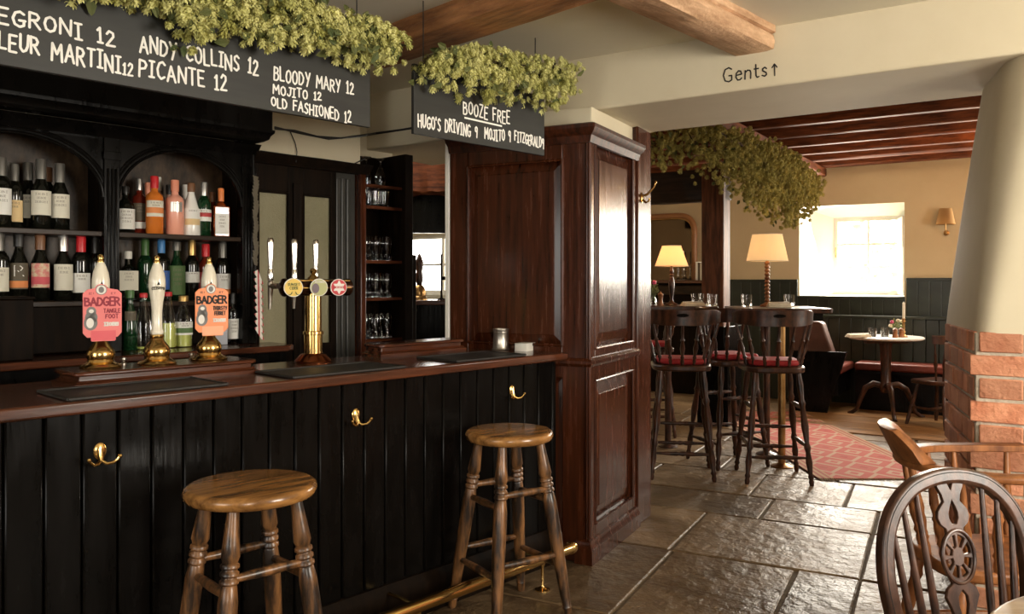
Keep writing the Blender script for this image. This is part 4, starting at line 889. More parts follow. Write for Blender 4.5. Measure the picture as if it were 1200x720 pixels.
# strip of red and white striped packets hanging by the back bar
s_, _, zt_ = BAR.on(299, 225, y=1.27); t = fthing('packet_strip', 'hanging strip of small red and white striped packets beside the glazed door', 'packet strip', BAR, s_, 1.27, 1.15)
P(MB().tube([(s_-.005, 1.28, 2.12), (s_, 1.27, 1.75), (s_+.008, 1.27, 1.18)], .003, 6), 'cord', M['cable'], t)
M['stripe'] = bpy.data.materials.new('red_white_stripe'); M['stripe'].use_nodes = True
nt = M['stripe'].node_tree; wv = nt.nodes.new('ShaderNodeTexWave'); wv.inputs['Scale'].default_value = 13; cr = nt.nodes.new('ShaderNodeValToRGB'); cr.color_ramp.interpolation = 'CONSTANT'
cr.color_ramp.elements[0].color = (.75,.70,.62,1); cr.color_ramp.elements[1].color = (.50,.03,.04,1); cr.color_ramp.elements[1].position = .72
tcn = nt.nodes.new('ShaderNodeTexCoord'); nt.links.new(tcn.outputs['Object'], wv.inputs[0]); nt.links.new(wv.outputs[0], cr.inputs[0]); nt.links.new(cr.outputs[0], nt.nodes['Principled BSDF'].inputs['Base Color'])
for k in range(9):
    z = 1.50-k*.037; x = s_+.004; k_ = MB(); k_.xz([(x-.018, z), (x+.006, z+.012), (x+.038, z-.066), (x+.022, z-.060)], 1.258-.001*k, 1.262-.001*k); P(k_, 'packet', M['stripe'], t, smooth=0)
rg_ = MB(); rnd = random.Random(5)
for k in range(26):
    z = 2.0-k*.018; x = s_+.004*sin(k); w = .012+.006*rnd.random(); rg_.add([(x-w, 1.268, z+.012), (x+w, 1.262, z+.004), (x+w*.4, 1.256, z-.018), (x-w*.6, 1.264, z-.012)], [(0,1,2,3)])
P(rg_, 'upper_wrapper', M['lab_dark'], t, smooth=0)

# beer pump, shelf and cupboard seen through the gap on the far counter
Yg = 6.0
def G(px, py, Y=Yg): return WLD.on(px, py, y=Y)
a, b = G(474, 352), G(541, 352)
fc = fthing('far_counter', 'dark counter seen through the gap left of the tall cupboard', 'counter', WLD, (a[0]+b[0])/2, Yg+.2)
P(MB().bb(a[0]-.1, b[0]+.1, Yg, Yg+.3, 0, a[2]-.035), 'body', M['black'], fc); P(MB().bb(a[0]-.1, b[0]+.1, Yg-.03, Yg+.32, a[2]-.035, a[2]), 'counter_top', M['bartop'], fc, bevel=.006)
p = G(490, 347); t = thing('beer_pump', 'dark old brass beer pump on the far counter against the bright window', 'beer pump', WLD, p[0], Yg+.08, a[2])
MB().lathe([(0,0),(.06,0),(.06,.01),(.045,.03),(.05,.06),(.04,.09),(.025,.11),(0,.11)], n=20).build('brass_base', M['brassold'], t)
MB().lathe([(.02,0),(.03,.06),(.022,.10),(.028,.14),(.032,.17),(.02,.20),(.012,.225),(0,.24)], (0,0,.11), n=16).build('handle', M['chair'], t)
p = G(516, 327); t = thing('iron_bracket', 'small dark bracket silhouetted against the bright far window', 'bracket', WLD, p[0], Yg+.1, a[2])
MB().lathe([(.03,0),(.03,.008),(.008,.015),(.007,.34),(0,.345)], n=12).build('stem', M['backdark'], t); MB().tube([(0,0,.16),(.05,0,.165),(.09,0,.15)], .014, 8).build('arm', M['backdark'], t)
p = G(503, 400); 

# ------------------------------------------------------------------ hanging chalkboards
def chalkboard(s0, s1, z0, z1, label, lines, under=None):
    t = fthing('chalkboard', label, 'chalkboard', BAR, (s0+s1)/2, .01, z0)
    P(MB().bb(s0, s1, 0, .018, z0, z1), 'board', M['board_black'], t, bevel=.002, smooth=0)
    ch = MB(); put = lambda u, v, d: (u, -.0008-d, v)
    for text, (xa, ta, ba), (xb, tb, bb_), w in lines:
        A, A2, B_, B2 = BAR.on(xa, ba, y=0), BAR.on(xa, ta, y=0), BAR.on(xb, bb_, y=0), BAR.on(xb, tb, y=0)
        letter(ch, text, A[0], B_[0], A[2], B_[2], A2[2]-A[2], B2[2]-B_[2], w, put, jit=.09, th=.0006)
    if under:
        A, B_ = BAR.on(*under[0], y=0), BAR.on(*under[1], y=0); w = .004
        ch.add([put(A[0], A[2]-w, .0006), put(B_[0], B_[2]-w, .0006), put(B_[0], B_[2]+w, .0006), put(A[0], A[2]+w, .0006)], [(0,1,2,3)])
    P(ch, 'chalk_lettering', M['chalk'], t, smooth=0)
    w = MB()
    for s in (s0+.06, s1-.06): w.tube([(s, .009, z1-.01), (s, .009, 2.662)], .0025, 6)
    P(w, 'hanging_wire', M['cable'], t)
    return t
chalkboard(-.75, 1.312, 2.073, 2.375, 'long black cocktail chalkboard hanging over the bar, hops along its top', [
    ('NEGRONI 12', (-22, 3, 21), (134, 37, 54), .0072), ('ANDY COLLINS 12', (164, 42, 60), (302, 70, 88), .0072),
    ('FLEUR MARTINI', (-14, 33, 53), (141, 66, 86), .0072), ('12', (144, 73, 86), (155, 74, 88), .006), ('PICANTE 12', (163, 68, 88), (265, 90, 107), .0072),
    ('BLOODY MARY 12', (321, 77, 93), (414, 98, 111), .0064), ('MOJITO 12', (320, 99, 110), (376, 109, 118), .006), ('OLD FASHIONED 12', (318, 114, 124), (411, 131, 144), .006)])
chalkboard(1.541, 2.391, 2.08, 2.378, 'small black chalkboard headed Booze Free hanging beside the tall cupboard', [
    ('BOOZE FREE', (543, 119, 133), (597, 131, 146), .0072), ("HUGO'S DRIVING 9", (490, 133, 148), (559, 148, 161), .0072), ('MOJITO 9', (568, 150, 162), (598, 154, 167), .0072), ('FITZGERALD9', (603, 154, 165), (637, 162, 174), .0072)],
    under=((544, 138), (588, 148)))

# ------------------------------------------------------------------ hop garlands
def cone_mesh(mb, c, axis, r, rnd):
    q = Vector((0,0,-1)).rotation_difference(axis); L = r*1.9; vs = []; fs = []
    n = 6
    for tier, (z0, z1, r0, r1) in enumerate(((0,.42,.30,.62), (.22,.66,.55,.98), (.45,.86,.60,1.0), (.66,1.04,.42,.70))):
        for k in range(n):
            a = 2*pi*(k+.5*tier)/n + rnd.uniform(-.15, .15); w = pi/n*.92
            pts = [(r0*.72*cos(a-w*.6), r0*.72*sin(a-w*.6), z0), (r1*cos(a-w*.55)*.9, r1*sin(a-w*.55)*.9, (z0+z1)/2), (r1*1.06*cos(a), r1*1.06*sin(a), z1), (r1*cos(a+w*.55)*.9, r1*sin(a+w*.55)*.9, (z0+z1)/2), (r0*.72*cos(a+w*.6), r0*.72*sin(a+w*.6), z0)]
            i = len(vs); vs += [c + q @ Vector((x*r, y*r, -z*L)) for x, y, z in pts]; fs += [(i, i+1, i+2, i+3, i+4)]
    i = len(vs)
    vs += [c + q @ Vector((.6*r*cos(2*pi*k/5), .6*r*sin(2*pi*k/5), -.62*L)) for k in range(5)] + [c, c + q @ Vector((0,0,-L))]
    fs += [(i+k, i+(k+1) % 5, i+5) for k in range(5)] + [(i+k, i+(k+1) % 5, i+6) for k in range(5)]
    mb.add(vs, fs)
def garland(name, label, frame, samples, count, size, thick, m, seed, leaves=160, out=(0, -1)):
    """samples: list of (x, y, ztop, zbottom) along the strand in the frame's coordinates"""
    rnd = random.Random(seed); mx = sum(s[0] for s in samples)/len(samples); my = sum(s[1] for s in samples)/len(samples); zt = samples[len(samples)//2][2]
    t = fthing(name, label, 'hop garland', frame, mx, my, zt)
    seg = [sqrt((a[0]-b[0])**2+(a[1]-b[1])**2)*max(.05, (a[2]-a[3]+b[2]-b[3])/2) for a, b in zip(samples, samples[1:])]; tot = sum(seg)
    def pick():
        u = rnd.uniform(0, tot); k = 0
        while u > seg[k] and k < len(seg)-1: u -= seg[k]; k += 1
        f_ = min(1, max(0, u/seg[k])); a, b = samples[k], samples[k+1]
        v = rnd.random(); q = [a[i]+(b[i]-a[i])*f_ for i in range(4)]
        # ragged lower edge: bunches hang at intervals
        bunch = .78+.22*sin(f_*9+k*2.7+seed)
        z = q[2]-(q[2]-q[3])*v*bunch
        return Vector((q[0], q[1], z)), v
    mb = MB()
    for _ in range(count):
        p, v = pick(); th = thick*(1-.25*v)
        p += Vector((rnd.uniform(-.03,.03), 0, 0)) + Vector((out[0], out[1], 0))*th*sqrt(rnd.random())*(1 if rnd.random() < .8 else -.7)
        ax = Vector((rnd.uniform(-.7,.7), rnd.uniform(-.9,.5), -1)).normalized(); cone_mesh(mb, p, ax, size*rnd.uniform(.75, 1.2), rnd)
    c = P(mb, 'hop_cones', m, t, smooth=0); c['kind'] = 'stuff'
    lb = MB()
    for _ in range(leaves):
        p, v = pick(); p += Vector((0, -thick*rnd.uniform(-.5, 1.0), 0)); a = rnd.uniform(0, 6.28); d = Vector((cos(a), rnd.uniform(-.6,.6), sin(a)*.8-.3)).normalized(); s_ = d.cross(Vector((rnd.random(), 1, rnd.random()))).normalized(); l = size*rnd.uniform(1.6, 3.2)
        nn = d.cross(s_)
        lb.add([p, p+d*l*.35+s_*l*.3+nn*l*.08, p+d*l*.8+s_*l*.16, p+d*l-nn*l*.1, p+d*l*.8-s_*l*.16, p+d*l*.35-s_*l*.3+nn*l*.08], [(0,1,2,3), (0,3,4,5)])
    l_ = P(lb, 'leaves', M['hopleaf'], t, smooth=0); l_['kind'] = 'stuff'
    vb = MB()
    for k in range(5):
        pts = []
        for a, b in zip(samples, samples[1:]):
            for f_ in (0, .5): pts.append((a[0]+(b[0]-a[0])*f_+rnd.uniform(-.02,.02), a[1]+(b[1]-a[1])*f_-thick*rnd.uniform(-.3,.8), a[2]+(b[2]-a[2])*f_-(a[2]-a[3])*rnd.uniform(.05,.55)))
        vb.tube(pts, .004, 5)
    P(vb, 'vine', M['vine'], t)
    return t
def band(frame, y, rows):
    out = []
    for px, top, bot in rows:
        a, b = frame.on(px, top, y=y), frame.on(px, bot, y=y); out.append((a[0], y, a[2], b[2]))
    return out
garland('hop_garland', 'long swag of pale green hops along the top of the cocktail chalkboard', BAR, band(BAR, -.045, [(52,-42,0),(100,-40,4),(150,-36,8),(190,-34,22),(214,-33,62),(222,-32,74),(240,-31,44),(275,-28,54),(300,-24,60),(330,-10,48),(365,8,64),(400,20,72),(430,28,84),(442,34,98),(455,42,70),(463,50,60)]), 1080, .0175, .11, M['hop'], 3, leaves=420)
garland('hop_garland', 'short bunch of pale green hops on top of the Booze Free chalkboard', BAR, band(BAR, -.035, [(492,66,98),(510,58,110),(540,52,112),(575,57,128),(600,64,120),(630,66,126),(650,70,130),(666,78,108)]), 620, .0175, .085, M['hop'], 8, leaves=200)
rowsB = []
for px, top, bot, y in ((756,150,206,1.98), (785,148,198,2.05), (812,148,210,2.12), (838,150,220,2.25), (858,152,232,2.5), (878,160,248,2.9), (900,170,264,3.4), (920,184,268,3.95), (938,198,258,4.6), (950,214,240,5.1)):
    p, q = WAL.on(px, top, y=y), WAL.on(px, bot, y=y); rowsB.append((p[0], y, p[2], q[2]))
garland('hop_garland', 'brownish dried hop swag hanging under the beams of the far dining room', WAL, rowsB, 2600, .021, .22, M['hop2'], 5, leaves=260, out=(.75, -.65))

# cables along the bulkhead
cbl = MB(); yb = 1.288
def on_wall(px, py):     # the bulkhead face, then the face of the header further along
    q = BAR.on(px, py, y=yb)
    if px < 436: return q
    h = WAL.on(px, py, y=-.010); X, Y = WAL.w(h[0], h[1]); return (*BAR.loc(X, Y), h[2])
for pts in ([(322,151),(345,153),(372,160),(400,162),(428,158),(440,156),(470,152),(487,149)], [(322,149),(350,156),(385,163),(422,160),(440,157),(487,150)]):
    cbl.tube([on_wall(px, py) for px, py in pts], .005, 8)
cbl.tube([(lambda q: (q[0], yb, q[2]))(BAR.on(px, py, y=yb)) for px, py in [(340,154),(346,168),(348,178),(347,190)]], .003, 6)
tag(cbl.build('cable', M['cable'], frame=BAR), 'black electric cables strung across the cream bulkhead behind the bar', 'cable')
cb2 = MB().tube([(lambda q: (q[0], yb, q[2]))(BAR.on(px, py, y=yb)) for px, py in [(305,177),(340,182),(380,187),(415,192),(428,186)]], .004, 8)
tag(cb2.build('cable', M['cable'], frame=BAR), 'thin pale-edged cable along the lower edge of the cream bulkhead', 'cable')

# coat hook on the post by the cupboard
q = CAB.on(752, 232, y=-.014); hk = MB()
hk.lathe([(0,0),(.018,0),(.020,.003),(.014,.008),(0,.009)], (q[0], -.012, q[2]), (0,-1,0), 16, sy=1.7)
hk.tube([(q[0], -.018, q[2]+.01), (q[0], -.05, q[2]+.02), (q[0], -.09, q[2]+.06), (q[0], -.10, q[2]+.085)], [.008,.007,.006,.006], 8)
hk.tube([(q[0], -.018, q[2]-.01), (q[0], -.04, q[2]-.03), (q[0], -.058, q[2]-.02), (q[0], -.062, q[2]-.005)], [.008,.007,.006,.006], 8)
hk.lathe([(0,-.009),(.007,-.006),(.0095,0),(.007,.006),(0,.009)], (q[0], -.101, q[2]+.09), n=10)
tag(hk.build('coat_hook', M['brass'], frame=CAB), 'brass coat hook high on the wooden post beside the tall cupboard', 'hook')

# ------------------------------------------------------------------ round-topped bar stools
def stool(label, X, Y, H, R, spread, rot):
    t = thing('bar_stool', label, 'stool', WLD, X, Y, 0, rot, 'round wooden bar stools')
    MB().lathe([(0,H-.044),(R*.90,H-.044),(R*.97,H-.038),(R,H-.022),(R*.985,H-.008),(R*.94,H-.001),(R*.90,H),(0,H+.0005)], n=56).build('seat', M['oak'], t, smooth=50)
    legs = []
    for k in range(4):
        a = pi/4+k*pi/2; A = Vector((cos(a)*spread, sin(a)*spread, 0)); B_ = Vector((cos(a)*R*.70, sin(a)*R*.70, H-.04)); legs.append((A, B_))
        pr = [(0,.0165),(.02,.0195),(.05,.018),(.058,.021),(.066,.018),(.12,.0215),(.25,.0255),(.45,.0285),(.64,.0295),(.70,.0245)]
        for j in range(3): z = .705+j*.030; pr += [(z,.0225),(z+.006,.0285),(z+.018,.0285),(z+.025,.0225)]
        pr += [(.803,.0255),(.812,.0285),(.86,.0255),(.93,.021),(1.0,.0172)]
        MB().turned(A, B_, pr, 18).build('leg', M['oakleg'], t, smooth=50)
    def at(k, z): A, B_ = legs[k % 4]; return A+(B_-A)*(z/B_.z)
    for k in range(4):
        for z in ((.22 if k % 2 else .27), (.50 if k % 2 else .55)):
            MB().turned(at(k, z), at(k+1, z), [(0,.010),(.08,.012),(.5,.0165),(.92,.012),(1,.010)], 12).build('stretcher', M['oakleg'], t, smooth=50)
stool('round wooden bar stool with worn legs, nearer the camera in front of the pump mats', -.842, 2.63, .80, .208, .262, radians(42))
stool('round wooden bar stool near the tall cupboard, beside the end of the foot rail', -.012, 3.57, .80, .193, .262, radians(33))

# ------------------------------------------------------------------ wheel-back chair in the foreground
def wheelback():
    t = thing('wheelback_chair', 'dark hoop-backed wooden chair with a pierced wheel splat, in the foreground', 'chair', WLD, 1.150, 1.80, 0, radians(14))
    SZ = .50; tilt = .17
    def bk(x, h): return (x, .17+(h-SZ)*tilt, h)
    hp = [(-.150,SZ-.01),(-.178,.58),(-.198,.66),(-.207,.74),(-.198,.82),(-.170,.885),(-.118,.935),(-.06,.957),(0,.964)]
    full = [bk(*p) for p in hp] + [bk(-x, z) for x, z in hp[::-1][1:]]
    # smooth the hoop
    pts = []
    for i in range(len(full)-1):
        p0, p1, p2, p3 = [Vector(full[max(0, min(len(full)-1, j))]) for j in (i-1, i, i+1, i+2)]
        for k in range(5):
            u = k/5; pts.append(.5*((2*p1)+(-p0+p2)*u+(2*p0-5*p1+4*p2-p3)*u*u+(-p0+3*p1-3*p2+p3)*u**3))
    pts.append(Vector(full[-1]))
    hoop = MB(); n = len(pts); nrm = Vector((0, 1, -tilt)).normalized(); sec = [(-.019,-.011),(-.014,-.016),(.012,-.016),(.019,-.010),(.019,.012),(-.019,.012)]
    vs = []
    for i, p in enumerate(pts):
        tg = (pts[min(n-1, i+1)]-pts[max(0, i-1)]).normalized(); w = nrm.cross(tg).normalized()
        for a, b in sec: vs.append(p+w*a+nrm*b)
    m_ = len(sec); hoop.add(vs, [(i*m_+k, i*m_+(k+1) % m_, (i+1)*m_+(k+1) % m_, (i+1)*m_+k) for i in range(n-1) for k in range(m_)]); hp_ = hoop.build('hoop', M['chairworn'], t, smooth=30, bevel=.002)
    ln = MB()
    for off in (-.008,): ln.tube([p+nrm*(-.0162)+(nrm.cross((pts[min(n-1,i+1)]-pts[max(0,i-1)]).normalized()).normalized())*off for i, p in enumerate(pts)], .0012, 5)
    ln.build('scratched_line', M['ink'], hp_)
    def hz(x):     # height of the hoop above x
        best = max((p for p in pts), key=lambda p: -abs(p.x-x)+(0 if p.z > .75 else -9)); return best.z
    for xb, xt in ((-.135,-.178),(-.105,-.140),(-.072,-.098),(.072,.098),(.105,.140),(.135,.178)):
        A, B_ = Vector(bk(xb, SZ-.01)), Vector(bk(xt, hz(xt)-.004)); MB().turned(A, B_, [(0,.0065),(.15,.0075),(.4,.0095),(.7,.008),(1,.006)], 10).build('spindle', M['chairworn'], t, smooth=50)
    # splat: forked top, pierced wheel, fiddle-shaped stem
    def face(poly, holes=()):
        import bmesh
        b = bmesh.new(); es = []
        for ring in (poly,)+tuple(holes):
            vv = [b.verts.new(bk2(x, z)) for x, z in ring]; es += [b.edges.new((vv[i], vv[(i+1) % len(vv)])) for i in range(len(vv))]
        bmesh.ops.triangle_fill(b, use_beauty=True, edges=es)
        r = bmesh.ops.extrude_face_region(b, geom=list(b.faces)); d = nrm*.011
        bmesh.ops.translate(b, verts=[v for v in r['geom'] if isinstance(v, bmesh.types.BMVert)], vec=d)
        bmesh.ops.recalc_face_normals(b, faces=list(b.faces)); return b
    def bk2(x, z): p = Vector(bk(x, z)); return p-nrm*.0055
    WZ, RX, RZ = .772, .046, .062
    right = [(.013,.962),(.038,.960),(.039,.938),(.028,.918),(.024,.902),(.034,.892),(.044,.880),(.047,.864),(.040,.848),(.026,.838)]
    wheel_r = [(RX*sin(a), WZ+RZ*cos(a)) for a in [radians(d) for d in range(32, 150, 12)]]
    low = [(.024,.710),(.042,.698),(.048,.680),(.038,.658),(.028,.630),(.029,.57),(.030,.52),(.030,SZ-.005)]
    R_ = [(.009,.940)] + right[0:0]
    half = [(.013,.958)] + right[1:] + wheel_r + low
    poly = half + [(-x, z) for x, z in half[::-1]] + [(-.005,.940),(.0,.928),(.005,.940)]
    def petal(c0, c1, r0, r1, k): return [(RX*r*sin(a), WZ+RZ*r*cos(a)) for r, a in ((r0, c0), (r1, c0), (r1, (c0*2+c1)/3), (r1, (c0+c1*2)/3), (r1, c1), (r0, c1))]
    holes = [petal(2*pi*k/8+.12, 2*pi*(k+1)/8-.12, .38, .82, k) for k in range(8)]
    holes += [[(0,.905),(.006,.893),(.013,.875),(.013,.862),(.006,.848),(-.006,.848),(-.013,.862),(-.013,.875),(-.006,.893)], [(0,.695),(.013,.680),(.014,.660),(.007,.630),(0,.60),(-.007,.630),(-.014,.660),(-.013,.680)]]
    b = face(poly, holes); me = bpy.data.meshes.new('splat'); b.to_mesh(me); b.free(); me.materials.append(M['chairworn'])
    o = bpy.data.objects.new('splat', me); COL.objects.link(o); o.parent = t; md = o.modifiers.new('bevel', 'BEVEL'); md.width = .0015; md.segments = 1; md.limit_method = 'ANGLE'
    MB().tube([bk2(RX*1.0*sin(2*pi*k/36), WZ+RZ*1.0*cos(2*pi*k/36))-nrm*.001 for k in range(36)], .0045, 8, closed=True).build('wheel_rim', M['chairworn'], o)
    seat = rounded([(-.19,.19),(-.215,-.20),(.215,-.20),(.19,.19)], [.10,.08,.08,.10], 8)
    MB().prism(seat, SZ-.038, SZ).build('seat', M['chairworn'], t, bevel=.012, seg=3)
    L = []
    for sx, sy in ((-1,-1),(1,-1),(1,1),(-1,1)):
        A, B_ = Vector((sx*.22, .02+sy*.21, 0)), Vector((sx*.145, sy*.135, SZ-.03)); L.append((A, B_))
        MB().turned(A, B_, [(0,.013),(.10,.016),(.22,.020),(.27,.015),(.30,.021),(.33,.015),(.5,.021),(.72,.0165),(.76,.021),(.80,.016),(1,.012)], 14).build('leg', M['chairworn'], t, smooth=50)
    mid = lambda k, z: L[k][0]+(L[k][1]-L[k][0])*z
    for a, b_ in ((0,3),(1,2)): MB().turned(mid(a,.42), mid(b_,.42), [(0,.008),(.5,.015),(1,.008)], 10).build('stretcher', M['chairworn'], t)
    MB().turned((mid(0,.42)+mid(3,.42))/2, (mid(1,.42)+mid(2,.42))/2, [(0,.008),(.5,.014),(1,.008)], 10).build('stretcher', M['chairworn'], t)
wheelback()

# ------------------------------------------------------------------ low-backed captain's armchair beside the brick column
def armchair(X, Y, rot):
    t = thing('armchair', 'honey-brown low-backed wooden armchair with curved rail in front of the brick column', 'chair', WLD, X, Y, 0, rot)
    RZ_, R = .80, .265; SZ = .475
    pts = [(.30, R*1.02, RZ_)] + [(.14, R*1.03, RZ_)] + [(R*sin(-a)*1.02, R*cos(a), RZ_) for a in [pi*k/16 for k in range(17)]] + [(.14, -R*1.03, RZ_), (.30, -R*1.02, RZ_)]
    ring = MB(); vs = []; n = len(pts); sec = [(-.032,-.013),(.026,-.013),(.032,-.006),(.032,.008),(.026,.013),(-.032,.013)]
    for i, p in enumerate(pts):
        p = Vector(p); tg = (Vector(pts[min(n-1, i+1)])-Vector(pts[max(0, i-1)])).normalized(); w = Vector((tg.y, -tg.x, 0))
        f_ = 1.25 if i in (0, n-1) else 1.0
        for a, b in sec: vs.append(p+w*a*f_+Vector((0,0,b)))
    m_ = len(sec); ring.add(vs, [(i*m_+k, i*m_+(k+1) % m_, (i+1)*m_+(k+1) % m_, (i+1)*m_+k) for i in range(n-1) for k in range(m_)] + [tuple(range(m_)), tuple(range((n-1)*m_, n*m_))]); ring.build('arm_rail', M['honey'], t, bevel=.004, smooth=45)
    # raised crest: thick rail on top of the back of the bow, flaring outward with scooped ends
    cr = MB(); vs = []; K = 20
    for k in range(K+1):
        a = radians(38)+radians(76)*k/K; e = min(k, K-k)/4; hgt = .014+.098*min(1, e)**.7; out = .014+.036*min(1, e)
        d = Vector((-sin(a), cos(a), 0)); c = Vector((d.x*R*1.02, d.y*R, RZ_+.013))
        for o, z in ((-.036,0),(.034,0),(.036+out*.6,hgt*.6),(.034+out,hgt*.94),(.014+out,hgt),(-.010+out*.7,hgt*.8),(-.032+out*.15,hgt*.3)): vs.append(c+d*o+Vector((0,0,z)))
    m_ = 7; cr.add(vs, [(i*m_+k, i*m_+(k+1) % m_, (i+1)*m_+(k+1) % m_, (i+1)*m_+k) for i in range(K) for k in range(m_)] + [tuple(range(m_)), tuple(range(K*m_, K*m_+m_))]); cr.build('crest', M['honey'], t, bevel=.004, smooth=50)
    for k in range(9):
        a = -radians(4)+radians(188)*k/8; d = Vector((-sin(a), cos(a), 0)); A = Vector((d.x*.20, d.y*.215, SZ-.01)); B_ = Vector((d.x*R*1.0, d.y*R*.99, RZ_-.008))
        MB().turned(A, B_, [(0,.010),(.10,.014),(.16,.010),(.20,.016),(.25,.010),(.38,.018),(.55,.013),(.60,.019),(.64,.012),(.80,.012),(.9,.010),(1,.009)], 12).build('spindle', M['honey'], t, smooth=50)
    for sg in (-1, 1): MB().turned((.20, sg*.215, SZ-.01), (.225, sg*R, RZ_-.008), [(0,.012),(.1,.016),(.2,.011),(.4,.019),(.6,.013),(.66,.019),(.72,.012),(1,.010)], 12).build('spindle', M['honey'], t, smooth=50)
    seat = rounded([(-.22,.21),(-.22,-.21),(.25,-.24),(.25,.24)], [.15,.15,.07,.07], 8); MB().prism(seat, SZ-.042, SZ).build('seat', M['honey'], t, bevel=.012, seg=3)
    L = []
    for sx, sy in ((-1,-1),(1,-1),(1,1),(-1,1)):
        A, B_ = Vector((.01+sx*.235, sy*.225, 0)), Vector((sx*.15, sy*.145, SZ-.03)); L.append((A, B_))
        MB().turned(A, B_, [(0,.014),(.1,.018),(.22,.022),(.27,.016),(.31,.023),(.34,.016),(.5,.024),(.72,.018),(.77,.023),(.82,.017),(1,.014)], 14).build('leg', M['honey'], t, smooth=50)
    mid = lambda k, z: L[k][0]+(L[k][1]-L[k][0])*z
    for a, b_ in ((0,1),(3,2)): MB().turned(mid(a,.4), mid(b_,.4), [(0,.009),(.5,.016),(1,.009)], 10).build('stretcher', M['honey'], t)
    MB().turned((mid(0,.4)+mid(1,.4))/2, (mid(3,.4)+mid(2,.4))/2, [(0,.009),(.5,.016),(1,.009)], 10).build('stretcher', M['honey'], t)
armchair(1.70, 2.93, radians(-2))

# ------------------------------------------------------------------ pale round table at the frame's corner
M['paletop'] = mat('pale_worn_table_top', (.30,.19,.085), .35, col2=(.48,.34,.18), scale=(2,14,2), noise=3, bump=.06, coat=.2)
t = thing('pedestal_table', 'round table with pale worn wooden top at the lower right corner of the view', 'table', WLD, 1.275, 1.315)
MB().lathe([(0,.765),(.43,.765),(.447,.770),(.45,.778),(.447,.787),(.44,.790),(0,.790)], n=72).build('table_top', M['paletop'], t, smooth=50)
MB().lathe([(0,.05),(.055,.05),(.06,.10),(.04,.14),(.05,.2),(.06,.3),(.04,.42),(.035,.6),(.05,.68),(.10,.74),(.16,.765),(0,.765)], n=28).build('pedestal', M['chair'], t, smooth=50)
for k in range(3):
    a = 2*pi*k/3+.4; d = Vector((cos(a), sin(a), 0)); MB().tube([d*.03+Vector((0,0,.13)), d*.14+Vector((0,0,.12)), d*.24+Vector((0,0,.06)), d*.31+Vector((0,0,.016))], [.035,.032,.026,.022], 10).build('leg', M['chair'], t, smooth=50)
q = WLD.on(1197, 690, z=.79); t = thing('salt_pot', 'small cream round-topped pot at the edge of the pale round table', 'pot', WLD, 1.098, 1.735, .79)
t.location = (1.10, 1.68, .790)
MB().lathe([(0,0),(.016,0),(.018,.006),(.018,.020),(.013,.028),(0,.028)], n=20).build('body', M['ceramic'], t); MB().lathe([(.008,.027),(.012,.033),(.011,.041),(.006,.046),(0,.047)], n=16).build('knob', M['ceramic'], t)

